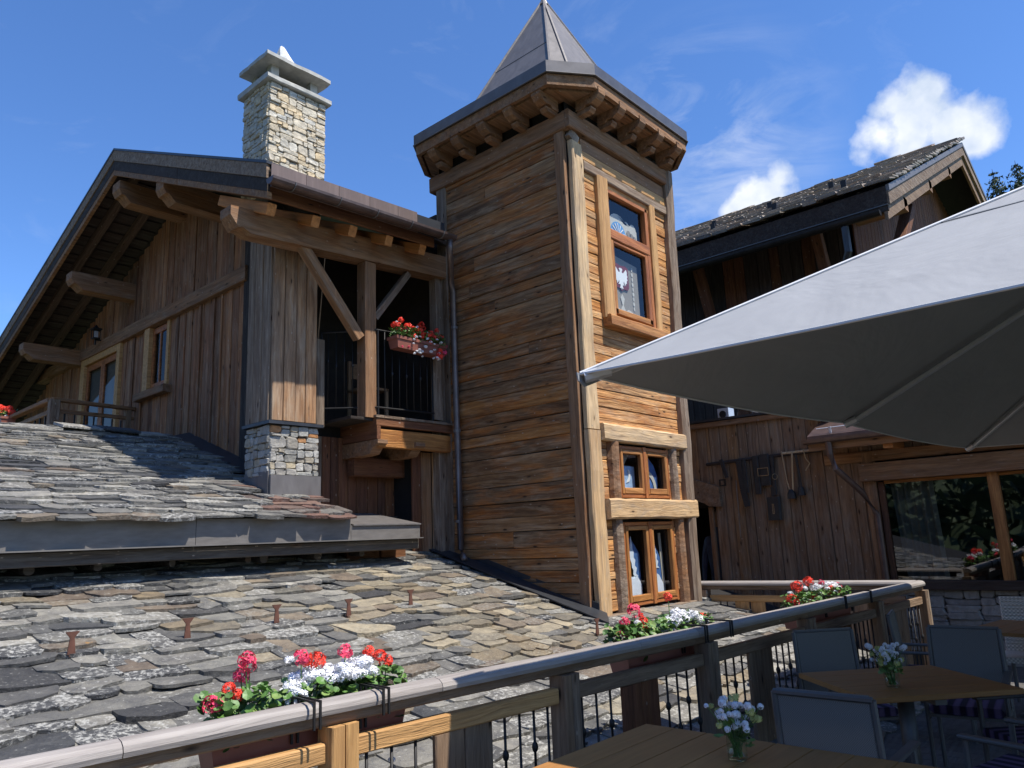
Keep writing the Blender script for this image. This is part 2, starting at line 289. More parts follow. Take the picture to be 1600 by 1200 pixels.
# ================================================================ builders
W = {}
def link(o, parent=None, mw=None, label=None, cat=None, group=None, kind=None):
    mw = mw or Matrix.Identity(4); COL.objects.link(o)
    if parent is not None:
        o.parent = parent; o.matrix_parent_inverse = W[parent].inverted()
    o.matrix_basis = mw; W[o] = mw.copy()
    if label: o['label'] = label
    if cat: o['category'] = cat
    if group: o['group'] = group
    if kind: o['kind'] = kind
    return o
def thing(name, label, cat, loc=(0, 0, 0), group=None):
    return link(bpy.data.objects.new(name, None), None, Matrix.Translation(loc), label, cat, group)
def meshdata(name, verts, faces, mat, smooth=False):
    me = bpy.data.meshes.new(name); me.from_pydata([tuple(v) for v in verts], [], faces); me.validate()
    if mat: me.materials.append(mat)
    if smooth:
        for p in me.polygons: p.use_smooth = True
    return me
def obj(name, vf, mat, parent=None, mw=None, smooth=False, **k):
    o = bpy.data.objects.new(name, meshdata(name, vf[0], vf[1], mat, smooth)); return link(o, parent, mw, **k)
def inst(name, me, parent=None, mw=None, **k):
    return link(bpy.data.objects.new(name, me), parent, mw, **k)
def join(parts):
    V = []; F = []
    for v, f in parts:
        n = len(V); V += [tuple(x) for x in v]; F += [tuple(i + n for i in q) for q in f]
    return V, F
def xf(vf, m): return [m @ Vector(v) for v in vf[0]], vf[1]
def box(x0, x1, y0, y1, z0, z1):
    v = [(x0, y0, z0), (x1, y0, z0), (x1, y1, z0), (x0, y1, z0), (x0, y0, z1), (x1, y0, z1), (x1, y1, z1), (x0, y1, z1)]
    return v, [(0, 3, 2, 1), (4, 5, 6, 7), (0, 1, 5, 4), (1, 2, 6, 5), (2, 3, 7, 6), (3, 0, 4, 7)]
def sheet(axis, c, a0, a1, z0, z1):
    v = [(a0, c, z0), (a1, c, z0), (a1, c, z1), (a0, c, z1)] if axis == 'y' else [(c, a0, z0), (c, a1, z0), (c, a1, z1), (c, a0, z1)]
    return v, [(0, 1, 2, 3)]
def barmesh(L, wd, th, ch=.006, n=1, jit=0.0, rnd_=random, rows=False):
    ring = [(-wd / 2 + ch, -th / 2), (wd / 2 - ch, -th / 2), (wd / 2, -th / 2 + ch), (wd / 2, th / 2 - ch), (wd / 2 - ch, th / 2), (-wd / 2 + ch, th / 2), (-wd / 2, th / 2 - ch), (-wd / 2, -th / 2 + ch)]
    V = []; F = []
    for i in range(n + 1):
        x = -L / 2 + L * i / n; dy = rnd_.uniform(-jit, jit); dz = rnd_.uniform(-jit, jit)
        for (a, b_) in ring:
            V.append((x + (rnd_.uniform(-jit, jit) * .5 if i in (0, n) else 0), a + dy * .6 + rnd_.uniform(-jit, jit) * .5, b_ + dz * .6 + rnd_.uniform(-jit, jit) * .5))
    for i in range(n):
        for k in range(8):
            a = i * 8 + k; b2 = i * 8 + (k + 1) % 8; F.append((a, a + 8, b2 + 8, b2))
    F.append(tuple(range(8))); F.append(tuple(reversed(range(n * 8, n * 8 + 8))))
    return V, F
def frame_mat(p0, p1, up):
    p0 = Vector(p0); p1 = Vector(p1); x = (p1 - p0).normalized(); z = Vector(up); z = (z - x * z.dot(x)).normalized(); y = z.cross(x)
    m = Matrix((x, y, z)).transposed().to_4x4(); m.translation = (p0 + p1) / 2; return m, (p1 - p0).length
def bar(name, p0, p1, wd, th, up, mat, parent, ch=.006, n=1, jit=0.0, **k):
    """board or beam: length p0->p1, th measured along up, wd across"""
    m, L = frame_mat(p0, p1, up)
    return obj(name, barmesh(L, wd, th, min(ch, wd * .4, th * .4), n, jit), M[mat], parent, m, **k)
def tube(pts, r, seg=8, closed=False):
    pts = [Vector(p) for p in pts]; V = []; F = []; n = len(pts); rr = r if isinstance(r, (list, tuple)) else [r] * n
    for i, p in enumerate(pts):
        d = (pts[min(i + 1, n - 1)] - pts[max(i - 1, 0)]).normalized(); a = d.orthogonal() if abs(d.z) > .9 else d.cross(Vector((0, 0, 1)))
        if abs(d.z) > .9: a = Vector((1, 0, 0)) - d * d.x
        a.normalize(); b_ = d.cross(a)
        for k in range(seg):
            an = 2 * math.pi * k / seg; V.append(p + (a * math.cos(an) + b_ * math.sin(an)) * rr[i])
    for i in range(n - 1):
        for k in range(seg):
            k2 = (k + 1) % seg; F.append((i * seg + k, i * seg + k2, (i + 1) * seg + k2, (i + 1) * seg + k))
    F.append(tuple(reversed(range(seg)))); F.append(tuple(range((n - 1) * seg, n * seg)))
    return V, F
def prism(poly, n, th):
    """poly: 3D points of a planar outline, extruded by vector n*th"""
    nv = Vector(n) * th; a = [Vector(p) for p in poly]; b_ = [p + nv for p in a]; k = len(a)
    F = [tuple(range(k)), tuple(reversed(range(k, 2 * k)))] + [(i, i + k, (i + 1) % k + k, (i + 1) % k) for i in range(k)]
    return a + b_, F
def world_obj(name, vf, mat, parent=None, **k): return obj(name, vf, M[mat], parent, None, **k)
def local_obj(name, vf, mat, parent=None, smooth=False, **k):
    """re-centre world-space geometry on its own middle so textures differ"""
    c = sum((Vector(v) for v in vf[0]), Vector()) / len(vf[0])
    return obj(name, ([Vector(v) - c for v in vf[0]], vf[1]), M[mat], parent, Matrix.Translation(c), smooth, **k)
U = random.uniform
CAMI = cam.matrix_world.inverted()
def proj(p):
    q = CAMI @ Vector(p)
    if q.z > -.1: return None
    return 800 + 1175 * q.x / -q.z, 600 - 1175 * q.y / -q.z, -q.z
def inview(p, m=40):
    q = proj(p); return q is not None and -m < q[0] < 1600 + m and -m < q[1] < 1200 + m

# ================================================================ terrain
def ground():
    V = []; F = []; n = 40; R_ = 900
    for i in range(n + 1):
        for j in range(n + 1):
            x = -R_ + 2 * R_ * i / n; y = -R_ + 2 * R_ * j / n
            d = math.hypot(x, y); z = -4.2 - min(d, 400) * .03 + (max(0, -x - 60) * .28 if x < -60 else 0)
            V.append((x, y, z))
    for i in range(n):
        for j in range(n): a = i * (n + 1) + j; F.append((a, a + n + 1, a + n + 2, a + 1))
    return V, F
world_obj('ground', ground(), 'ground', kind='structure')
# terrace floor: boards run along Y, so from above one sees their joints
def deck():
    parts = []; x = -1.6
    while x < 9.15:
        parts.append(box(x, x + .135, -6, 2.16 if x > 4 else 2.3, -1.49, -1.45)); x += .141
    return join(parts)
world_obj('terrace_floor', deck(), 'deck', kind='structure')
world_obj('terrace_edge_beam', box(-1.6, 8.3, 2.165, 2.2, -1.72, -1.46), 'dark_wood', kind='structure')
world_obj('lower_paving', box(8.35, 9.3, 2.2, 7.5, -1.62, -1.5), 'concrete_step', kind='structure')

# ================================================================ slates
def slate_mesh(i, rs):
    w_, L = .27, .34; th = rs.uniform(.016, .030); bk = .17
    fr = []
    style = rs.random(); sk = rs.uniform(-.035, .035)
    pts = [(.5, -.10), (.45, -.15), (.25, -.166), (0, -.17), (-.24, -.167), (-.44, -.15), (-.5, -.11)]
    if style < .35: pts = [(.5, -.14), (.47, -.165), (.1, -.17), (-.15, -.168), (-.46, -.162), (-.5, -.13)]
    elif style < .6: pts = [(.5, -.09), (.40, -.155), (.12, -.17), (-.15, -.166), (-.46, -.15), (-.5, -.12)]
    if .6 < style < .8: pts = [(.5, -.13), (.3, -.165), (.02, -.15), (-.2, -.17), (-.38, -.15), (-.5, -.06)]
    ol = [(.5 * w_, bk)] + [(a * w_ * rs.uniform(.9, 1.06), b * rs.uniform(.9, 1.07) + a * sk * 1.4) for a, b in pts] + [(-.5 * w_, bk)]
    k = len(ol); V = [(a, b, th / 2 + rs.uniform(-.003, .003)) for a, b in ol] + [(a * .98, b * .98, -th / 2) for a, b in ol]
    c = (rs.uniform(-.03, .03), rs.uniform(-.05, .02), th / 2 + rs.uniform(0, .006)); V.append(c)
    F = [(2 * k, i_, (i_ + 1) % k) for i_ in range(k)] + [tuple(reversed(range(k, 2 * k)))]
    F = [(f[0], f[2], f[1]) if len(f) == 3 else f for f in F]
    F += [(a, a + k, (a + 1) % k + k, (a + 1) % k) for a in range(k)]
    return V, F
_rs = random.Random(3)
SVF = [slate_mesh(i, _rs) for i in range(14)]
SMESH = {(i, m): None for i in range(14) for m in ('slate_grey', 'slate_tan', 'slate_brown', 'slate_red')}
def smesh(i, m):
    if SMESH.get((i, m)) is None: SMESH[(i, m)] = meshdata('slate', SVF[i][0], SVF[i][1], M[m])
    return SMESH[(i, m)]
def slate_field(parent, y_eave, z_eave, slope, x0f, x1f, y_top, row, wid, matf, rs, lim=299, skip=None, wf=None, lift=.034, stuffname='slate_courses'):
    ang = math.atan(slope); ca, sa = math.cos(ang), math.sin(ang); items = []
    s = 0; r = 0; smax = (y_top - y_eave) / ca
    while s < smax:
        y = y_eave + s * ca; z = z_eave + s * sa; x = x0f(y) - rs.uniform(0, wid)
        while x < x1f(y):
            wd = (wf(x, y) if wf else wid) * rs.choice((rs.uniform(.5, .8), rs.uniform(.8, 1.2), rs.uniform(1.0, 1.7)))
            cx = x + wd / 2; x += wd * rs.uniform(.93, .99)
            if skip and skip(cx, y): continue
            if cx + wd / 2 > x1f(y) + .05 or cx < x0f(y): continue
            ds = rs.uniform(-.04, .04)
            tilt = math.asin(min(.3, (lift + rs.uniform(-.012, .02)) / .3))
            loc = Vector((cx, y + (ds + .15) * ca, z + (ds + .15) * sa + .026 + rs.uniform(-.004, .007)))
            m = Matrix.Translation(loc) @ Euler((ang - tilt + rs.uniform(-.03, .03), 0, 0)).to_matrix().to_4x4() @ Euler((0, rs.uniform(-.045, .045), rs.uniform(-.08, .08))).to_matrix().to_4x4() @ Matrix.Diagonal((wd / .27 * 1.05, (row / .15) * rs.uniform(.97, 1.1) * (1.35 if wf and wd > .5 else 1), rs.uniform(.8, 1.5), 1))
            q = proj(loc)
            score = 0
            if q and -30 < q[0] < 1630 and -30 < q[1] < 1230: score = wd * row / q[2] ** 3
            items.append((score, m, rs.randrange(14), matf(cx, y, rs)))
        s += row * rs.uniform(.88, 1.12); r += 1
    items.sort(key=lambda a: -a[0])
    for sc, m, k, mt in items[:lim]:
        inst('slate', smesh(k, mt), parent, m)
    rest = items[lim:]
    if rest:
        me_names = []; V = []; F = []; MI = []
        for sc, m, k, mt in rest:
            if mt not in me_names: me_names.append(mt)
            n = len(V); V += [tuple(m @ Vector(v)) for v in SVF[k][0]]; F += [tuple(i + n for i in f) for f in SVF[k][1]]; MI += [me_names.index(mt)] * len(SVF[k][1])
        me = meshdata(stuffname, V, F, None)
        for a in me_names: me.materials.append(M[a])
        for p, mi in zip(me.polygons, MI): p.material_index = mi
        inst(stuffname, me, parent, kind='stuff')

# ---- lower slate roof
LS = .2956
lz = lambda y: -.786 + LS * (y - 4.255)
low = thing('slate_roof_outbuilding', 'low roof of grey and tan slates spreading in front of the wooden tower', 'building', (3, 4.5, -4))
rs1 = random.Random(11)
def low_mat(x, y, rs):
    t_ = math.exp(-((x - 4.3) / .8) ** 2 - ((y - 5.0) / 1.1) ** 2)
    t2 = math.exp(-((x - 5.0) / .8) ** 2 - ((y - 4.2) / 1.2) ** 2)
    p = .05 + .55 * t_ + .5 * t2; a = rs.random()
    return 'slate_tan' if a < p else ('slate_brown' if a < p + .09 else 'slate_grey')
low_base = world_obj('roof_deck', prism([(-3, .6, lz(.6) - .03), (9.0, .6, lz(.6) - .03), (9.0, 7.0, lz(7) - .03), (-3, 7.0, lz(7) - .03)], (0, 0, -1), .1), 'core', low)
world_obj('wall', box(-2.9, 5.9, 2.2, 6.9, -4.5, -1.62), 'stone_wall', low)
slate_field(low, 1.9, lz(1.9), LS, lambda y: (-.4 if y < 4 else .3), lambda y: 5.9 if y > 4.3 else 8.05, 6.62, .142, .25, low_mat, rs1,
            skip=lambda x, y: (x > 5.82 and y > 4.15 and x < 7.9), wf=lambda x, y: .62 if y > 6.35 and x < 4.2 else (.28 if x < 2.5 else .25))
# dark flashing that follows the tower foot
world_obj('flashing', prism([(5.72, 6.8, lz(6.8) + .07), (5.925, 6.8, lz(6.8) + .09), (5.925, 4.2, lz(4.2) + .09), (5.74, 4.05, lz(4.05) + .07)], (0, 0, 1), .012), 'zinc_dark', low)
world_obj('flashing_upstand', prism([(5.918, 6.4, lz(6.4) + .02), (5.918, 4.28, lz(4.28) + .02), (5.918, 4.28, lz(4.28) + .16), (5.918, 6.4, lz(6.4) + .16)], (1, 0, 0), .01), 'zinc_dark', low)
# rusty snow hooks
for (x, y) in ((1.647, 4.89), (2.325, 4.907), (3.0, 4.979), (3.594, 4.946), (4.263, 5.007), (5.42, 3.95), (2.85, 3.75), (4.0, 3.55)):
    z = lz(y) + .06
    local_obj('snow_hook', join([prism([(x - .022, y, z), (x + .022, y, z), (x + .012, y, z + .09), (x + .038, y, z + .125), (x - .038, y, z + .125), (x - .012, y, z + .09)], (0, 1, 0), .008), box(x - .012, x + .012, y, y + .22, z - .012, z - .004)]), 'rust', low)

# ---- upper slate roof wing
US = .35; uy0, uz0 = 6.0, .27
uz = lambda y: uz0 + US * (y - uy0)
up = thing('slate_roof_wing', 'low wing with dark slate roof against the plank gable, shaded at right', 'building', (2, 7.5, -4))
rs2 = random.Random(5)
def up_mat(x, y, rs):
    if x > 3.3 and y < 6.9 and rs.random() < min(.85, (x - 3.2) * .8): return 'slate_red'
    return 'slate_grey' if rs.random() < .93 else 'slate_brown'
world_obj('roof_deck', prism([(-3, 6.03, uz(6.03) - .03), (4.22, 6.03, uz(6.03) - .03), (4.22, 9.1, uz(9.1) - .03), (-3, 9.1, uz(9.1) - .03)], (0, 0, -1), .08), 'core', up)
world_obj('back_slope', prism([(-3, 9.1, uz(9.1) - .03), (4.2, 9.1, uz(9.1) - .03), (4.2, 11.8, .4), (-3, 11.8, .4)], (0, 0, -1), .08), 'slate_far', up)
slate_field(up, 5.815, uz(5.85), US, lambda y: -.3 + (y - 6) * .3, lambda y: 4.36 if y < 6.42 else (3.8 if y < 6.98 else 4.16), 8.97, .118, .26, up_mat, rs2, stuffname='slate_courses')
# ridge slabs of slightly uneven height
x = .4
while x < 3.9:
    wd = U(.3, .6); z = uz(9.05) + .03 + U(-.015, .02) + (.03 if 2.4 < x < 3.2 else 0)
    local_obj('ridge_slab', xf(barmesh(wd, .3, .03, .008, 1, .006), Matrix.Translation((x + wd / 2, 9.0, z)) @ Euler((.25, U(-.05, .05), U(-.04, .04))).to_matrix().to_4x4()), 'slate_grey', up); x += wd * .97
# flashing against gable wall
world_obj('wall_flashing', prism([(4.0, 7.3, uz(7.3) + .05), (4.195, 7.3, uz(7.3) + .11), (4.195, 9.05, uz(9.05) + .10), (4.02, 9.05, uz(9.05) + .05)], (0, 0, 1), .012), 'zinc_dark', up)
# eaves: shadowed drip board, metal strip, gutter board
for a, b, zt in ((-1, 1.1, .262), (1.1, 2.85, .262), (2.85, 4.345, .262), (4.345, 5.2, .19)): local_obj('eave_strip', box(a + .002, b - .002, 5.95, 5.962, .058, zt), 'eave_metal', up)
world_obj('eave_lip', box(-1, 5.2, 5.895, 5.949, .048, .058), 'eave_metal', up)
bar('gutter_board', (-1, 6.0, -.005), (5.2, 6.0, -.005), .05, .10, (0, 0, 1), 'dark_grey_wood', up, n=8, jit=.003)
world_obj('metal_apron', prism([(4.36, 5.93, .185), (5.2, 5.93, .185), (5.2, 6.75, .33), (4.36, 6.75, .33)], (0, 0, 1), .012), 'zinc', up)
world_obj('under_eave_wall', box(-1, 5.4, 6.55, 6.6, -.3, .3), 'core', up)
for i, x in enumerate((1.3, 1.75, 2.2, 2.75, 3.4, 3.55, 4.1, 4.6)):
    r_ = U(.025, .042)
    local_obj('log_end', tube([(x, 6.12, -.075), (x + U(-.01, .01), 6.5, -.06)], r_, 9), 'dark_grey_wood', up)
for (x0, x1) in ((4.55, 4.95), (4.98, 5.3)):
    local_obj('board', box(x0, x1, 6.3, 6.34, -.16, .0), 'red_brown', up)
world_obj('wall', box(-2.9, 3.8, 6.6, 11.7, -4.3, .15), 'stone_wall', up)

# ================================================================ rubble stonework
def split(r, rs, wmin, hmin, wmax, hmax, out):
    x0, x1, y0, y1 = r; w_, h_ = x1 - x0, y1 - y0
    if w_ <= wmax and h_ <= hmax and (rs.random() < .55 or w_ < 2 * wmin and h_ < 2 * hmin): out.append(r); return
    if (w_ / wmax > h_ / hmax and w_ > 1.6 * wmin) or h_ < 1.6 * hmin:
        if w_ < 1.6 * wmin: out.append(r); return
        c = x0 + w_ * rs.uniform(.26, .74); split((x0, c, y0, y1), rs, wmin, hmin, wmax, hmax, out); split((c, x1, y0, y1), rs, wmin, hmin, wmax, hmax, out)
    else:
        c = y0 + h_ * rs.uniform(.26, .74); split((x0, x1, y0, c), rs, wmin, hmin, wmax, hmax, out); split((x0, x1, c, y1), rs, wmin, hmin, wmax, hmax, out)
def rubble(parent, origin, udir, n, width, height, mat, rs, wmin=.06, hmin=.035, wmax=.15, hmax=.085, depth=.05, alt=None, cap=290, gap=.0015):
    """stones on the face spanned by udir and +Z, facing n"""
    o_ = Vector(origin); u = Vector(udir); nv = Vector(n); rects = []
    split((0, width, 0, height), rs, wmin, hmin, wmax, hmax, rects)
    for (a, b, c, d) in rects[:cap]:
        sh = rs.uniform(-.008, .008); w_, h_ = b - a, d - c; k = min(w_, h_) * .30
        pts = [(a + k * rs.uniform(.2, 1), c), (b - k * rs.uniform(.2, 1), c), (b, c + k * rs.uniform(.2, 1)), (b, d - k * rs.uniform(.2, 1)), (b - k * rs.uniform(.2, 1), d), (a + k * rs.uniform(.2, 1), d), (a, d - k * rs.uniform(.2, 1)), (a, c + k * rs.uniform(.2, 1))]
        mx_, my_ = (a + b) / 2, (c + d) / 2; pr = rs.uniform(.004, .026)
        P = []
        for (px_, py_) in pts:
            qx = px_ + rs.uniform(-.05, .05) * w_; qy = py_ + rs.uniform(-.09, .09) * h_
            qx += gap if qx < mx_ else -gap; qy += gap if qy < my_ else -gap
            P.append((qx, qy))
        ring0 = [(x, y, -depth) for x, y in P]; ring1 = [(x, y, pr - .009) for x, y in P]
        ring2 = [(mx_ + (x - mx_) * .90, my_ + (y - my_) * .86, pr + rs.uniform(-.002, .006)) for x, y in P]
        c0 = u * mx_ + Vector((0, 0, my_)); V = [u * x + Vector((0, 0, y)) + nv * z - c0 for x, y, z in ring0 + ring1 + ring2]
        F = [(i, (i + 1) % 8, (i + 1) % 8 + 8, i + 8) for i in range(8)] + [(i + 8, (i + 1) % 8 + 8, (i + 1) % 8 + 16, i + 16) for i in range(8)] + [tuple(range(16, 24))]
        mt = mat
        if alt and rs.random() < alt[1]: mt = alt[0]
        obj('stone', (V, F), M[mt], parent, Matrix.Translation(o_ + c0))

# ================================================================ main chalet
ch = thing('chalet', 'large timber chalet with plank gable, stone chimney and iron-railed loggia left of the tower', 'building', (6, 9, -4))
RX = 3.31
RY0, RZ0 = 5.796, 3.488; AY, AZ = 9.584, 5.134; BY, BZ = 17.9, 5.134 - .36 * 8.316
sN = (AZ - RZ0) / (AY - RY0); sF = (BZ - AZ) / (BY - AY)
# gable wall: dark core then vertical boards
def roofz(y, d=0): return (AZ + sN * (y - AY) if y < AY else AZ + sF * (y - AY)) - d
world_obj('wall_core', prism([(4.25, 7.02, -4), (4.25, 18, -4), (4.25, 18, roofz(18, .45)), (4.25, AY, AZ - .42), (4.25, 7.02, roofz(7.02, .42))], (1, 0, 0), .15), 'core', ch)
rsb = random.Random(21)
y = 7.8
win_y0, win_y1, win_z0, win_z1 = 9.80, 10.28, 2.16, 3.01
door_y0, door_y1, door_z1 = 11.40, 12.68, 2.97
while y < 17.6:
    wd = rsb.uniform(.11, .19); ym = y + wd / 2; top = roofz(ym, .40); pr = rsb.uniform(0, .018)
    zb = .5 if ym < 9.2 else 1.2; segs = [(zb, 3.05), (3.23, top)]
    if win_y0 < ym < win_y1: segs = [(1.2, win_z0 - .04), (3.23, top)]
    if door_y0 < ym < door_y1: segs = [(3.23, top)]
    if ym > 12.9: segs = [(1.2, min(top, 3.05))] + ([(3.23, top)] if top > 3.3 else [])
    for a, b in segs:
        if b - a > .05: bar('cladding_board', (4.222 - pr, ym, a), (4.222 - pr, ym, b), wd - .008, .028, (-1, 0, 0), 'gable_board', ch, ch=.005)
    y += wd
# narrow cover battens
y = 7.95
for k in range(14):
    y += rsb.uniform(.2, .42)
    if y > 12.8 or win_y0 - .1 < y < win_y1 + .1 or door_y0 - .1 < y < door_y1 + .1: continue
    bar('batten', (4.192, y, 1.2), (4.192, y, 3.04), .035, .022, (-1, 0, 0), 'gable_board', ch)
bar('wall_beam', (4.21, 7.7, 3.14), (4.21, 16, 3.14), .16, .18, (0, 0, 1), 'beam_brown', ch, n=14, jit=.006)
bar('corner_post', (4.24, 7.70, .5), (4.24, 7.70, 4.3), .16, .14, (-1, 0, 0), 'dark_wood', ch, n=5, jit=.004)
# gable window
gw = world_obj('window', box(4.15, 4.24, win_y1, win_y1 + .16, 2.16, 3.05), 'rail_honey', ch); world_obj('jamb', box(4.18, 4.24, win_y0 - .07, win_y0, 2.16, 3.05), 'rail_honey', gw)
world_obj('frame', join([box(4.202, 4.235, win_y0 + .0, win_y0 + .055, 2.18, 3.03), box(4.202, 4.235, win_y1 - .055, win_y1 - .001, 2.18, 3.03), box(4.202, 4.235, win_y0 + .056, win_y1 - .056, 2.95, 3.03), box(4.202, 4.235, win_y0 + .056, win_y1 - .056, 2.18, 2.25), box(4.205, 4.235, 10.025, 10.055, 2.251, 2.949)]), 'win_frame', gw)
world_obj('pane', sheet('x', 4.218, win_y0 + .056, win_y1 - .056, 2.25, 2.95), 'glass_dim', gw)
bar('sill', (4.15, 9.63, 2.10), (4.15, 10.58, 2.10), .11, .10, (0, 0, 1), 'beam_brown', gw, n=4, jit=.004)
# gable door
gd = world_obj('door', join([box(4.15, 4.24, door_y1 - .02, door_y1 + .14, 1.3, 3.05), box(4.15, 4.24, door_y0 - .12, door_y0, 1.3, 3.05), box(4.151, 4.239, door_y0 + .001, door_y1 - .021, 2.95, 3.05)]), 'rail_honey', ch)
for a, b in ((door_y0 + .01, 12.0), (12.01, door_y1 - .03)):
    world_obj('leaf_frame', join([box(4.19, 4.225, a, a + .07, 1.3, 2.94), box(4.19, 4.225, b - .07, b, 1.3, 2.94), box(4.19, 4.225, a + .071, b - .071, 2.85, 2.94)]), 'win_frame', gd)
    world_obj('pane', sheet('x', 4.205, a + .071, b - .071, 1.3, 2.85), 'glass_dim', gd)
world_obj('curtain', box(4.241, 4.246, 11.5, 12.6, 1.3, 2.9), 'lace_dark', gd)
# roof: metal sheet, decking, soffit
def roofslab(x0, x1, dt, db, yn, yf):
    pts = [(x0, yn, roofz(yn, dt)), (x0, AY, AZ - dt), (x0, yf, roofz(yf, dt)), (x0, yf, roofz(yf, db)), (x0, AY, AZ - db), (x0, yn, roofz(yn, db))]
    a = [Vector(p) for p in pts]; b_ = [p + Vector((x1 - x0, 0, 0)) for p in a]
    return a + b_, [(0, 1, 4, 5), (1, 2, 3, 4), (6, 11, 10, 7), (7, 10, 9, 8)] + [(i, i + 6, (i + 1) % 6 + 6, (i + 1) % 6) for i in range(6)]
rf = world_obj('roof', roofslab(RX + .02, 5.46, .03, .12, 5.815, BY), 'dark_wood', ch)
world_obj('roof_sheet', roofslab(RX - .02, 5.47, 0, .028, 5.796, BY), 'zinc_dark', rf)
world_obj('rear_roof', roofslab(5.48, 9.5, .0, .12, 6.5, BY), 'zinc_dark', rf)
world_obj('added_sun_block', prism([(5.4, 5.90, roofz(5.90, .125)), (5.55, 5.95, roofz(5.95, .125)), (5.9, 6.16, roofz(6.16, .125)), (5.92, 6.6, roofz(6.6, .125)), (5.4, 6.6, roofz(6.6, .125))], (0, 0, -1), .05), 'zinc_dark', rf)  # added sheet that keeps the sun off the eave beam's right end
# soffit boards under the overhang (run along X), seen from below
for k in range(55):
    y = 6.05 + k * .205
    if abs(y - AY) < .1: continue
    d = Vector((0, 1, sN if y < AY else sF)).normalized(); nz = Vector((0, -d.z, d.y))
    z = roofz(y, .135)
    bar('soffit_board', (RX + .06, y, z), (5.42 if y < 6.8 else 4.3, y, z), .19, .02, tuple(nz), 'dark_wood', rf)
# rake boards
def rake(name, x, dt, db, th, mat, yn=5.81, yf=BY):
    for (ya, yb, cuts) in ((yn, AY, [yn, yn + 1.9, AY]), (AY, yf, [AY, AY + 2.3, AY + 4.2, yf])):
        for a, b in zip(cuts[:-1], cuts[1:]):
            a2, b2 = a + (.003 if a != yn else 0), b - .003
            local_obj(name, prism([(x, a2, roofz(a2, dt)), (x, b2, roofz(b2, dt)), (x, b2, roofz(b2, db)), (x, a2, roofz(a2, db))], (1, 0, 0), th), mat, rf)
rake('rake_board', RX - .012, .03, .17, .03, 'beam_grey'); rake('rake_board', RX + .0, .172, .30, .03, 'dark_wood'); rake('rake_trim', RX + .004, .302, .37, .045, 'beam_brown')
def slopebeam(name, x, wd, dt, th, ya, yb, mat, n=6):
    bar(name, (x, ya, roofz(ya, dt + th / 2)), (x, yb, roofz(yb, dt + th / 2)), wd, th, (0, 0, 1), mat, rf, n=n, jit=.004)
for x in (3.62, 4.0):
    slopebeam('rafter', x, .09, .16, .10, 6.2, AY - .02, 'dark_brown'); slopebeam('rafter', x, .09, .16, .10, AY + .02, 16.6, 'dark_brown')
# purlins with carved ends
def purlin(y, z, x0, x1, wd=.2, h=.26, mat='beam_brown'):
    prof = [(x0, z + h / 2), (x0, z + .02), (x0 + .035, z - .045), (x0 + .07, z - .05), (x0 + .15, z - h / 2), (x1, z - h / 2 + .0), (x1, z + h / 2)]
    local_obj('purlin', prism([(a, y - wd / 2, b) for a, b in prof], (0, 1, 0), wd), mat, ch)
purlin(9.52, 4.51, RX + .02, 4.3, .22, .26); purlin(8.2, 4.06, RX + .02, 4.3, .2, .26); purlin(11.05, 3.74, RX + .03, 4.3, .22, .24); purlin(12.95, 3.12, RX + .03, 4.3, .22, .24)
# eave plate beam carrying the loggia front
prof = [(3.17, 3.15), (3.17, 3.06), (3.25, 2.955), (3.30, 2.965), (3.38, 2.925), (3.5, 2.93), (5.93, 3.08), (5.93, 3.35)]
local_obj('eave_beam', prism([(a, 6.2, b) for a, b in prof], (0, 1, 0), .2), 'beam_brown', ch)
for x in (3.44, 3.92, 4.36, 4.83, 5.30):
    bar('rafter_tail', (x, 5.95, 3.10 + (x - 3.44) * .055), (x, 6.9, 3.10 + (x - 3.44) * .055 + .41), .09, .11, (0, 0, 1), 'tail_wood', ch, n=2, jit=.003)
bar('fascia_board', (3.37, 5.92, 3.25), (5.44, 5.92, 3.33), .03, .145, (0, 0, 1), 'red_brown', ch, n=6, jit=.003)
# copper brown band above the gutter in several sheets
x = 3.327
def eb(x): return (x - 3.31) / 2.17
def bandsheet(a, b, mt, dz=0): local_obj('band_sheet', prism([(a, 5.77, 3.23 + .072 * eb(a)), (b, 5.77, 3.23 + .072 * eb(b)), (b, 5.77, 3.462 + .072 * eb(b) - dz), (a, 5.77, 3.462 + .072 * eb(a) - dz)], (0, 1, 0), .01), mt, rf)
for wd in (.37, .37, .375, .37, .27): bandsheet(x, x + wd - .004, 'copper_brown'); x += wd
bandsheet(x, 5.48, 'zinc_dark', .02)
# half-round gutter
def gutter(p0, p1, r, seg=8, th=.006):
    V = []; F = []; p0 = Vector(p0); p1 = Vector(p1); d = (p1 - p0).normalized(); s = d.cross(Vector((0, 0, 1))).normalized(); n = 0
    for p in (p0, p1):
        for rr in (r, r - th):
            for k in range(seg + 1):
                a = math.pi * k / seg; V.append(p + s * math.cos(a) * rr - Vector((0, 0, 1)) * math.sin(a) * rr)
    q = seg + 1
    for k in range(seg): F += [(k, k + 1, 2 * q + k + 1, 2 * q + k), (q + k, 3 * q + k, 3 * q + k + 1, q + k + 1)]
    F += [(0, 2 * q, 3 * q, q), (seg, q + seg, 3 * q + seg, 2 * q + seg)]
    F += [tuple(list(range(q - 1, -1, -1))), tuple(range(2 * q, 3 * q))]
    return V, F
g = world_obj('gutter', gutter((3.27, 5.70, 3.276), (5.55, 5.70, 3.348), .062), 'gutter', ch, smooth=False)
for x in (3.5, 4.0, 4.45, 4.9, 5.35):
    local_obj('gutter_strap', tube([(x, 5.70 - .066 * math.cos(a * .5), 3.273 + (x - 3.27) * .032 - .066 * math.sin(a * .5)) for a in range(0, 7)], .005, 6), 'zinc', g)
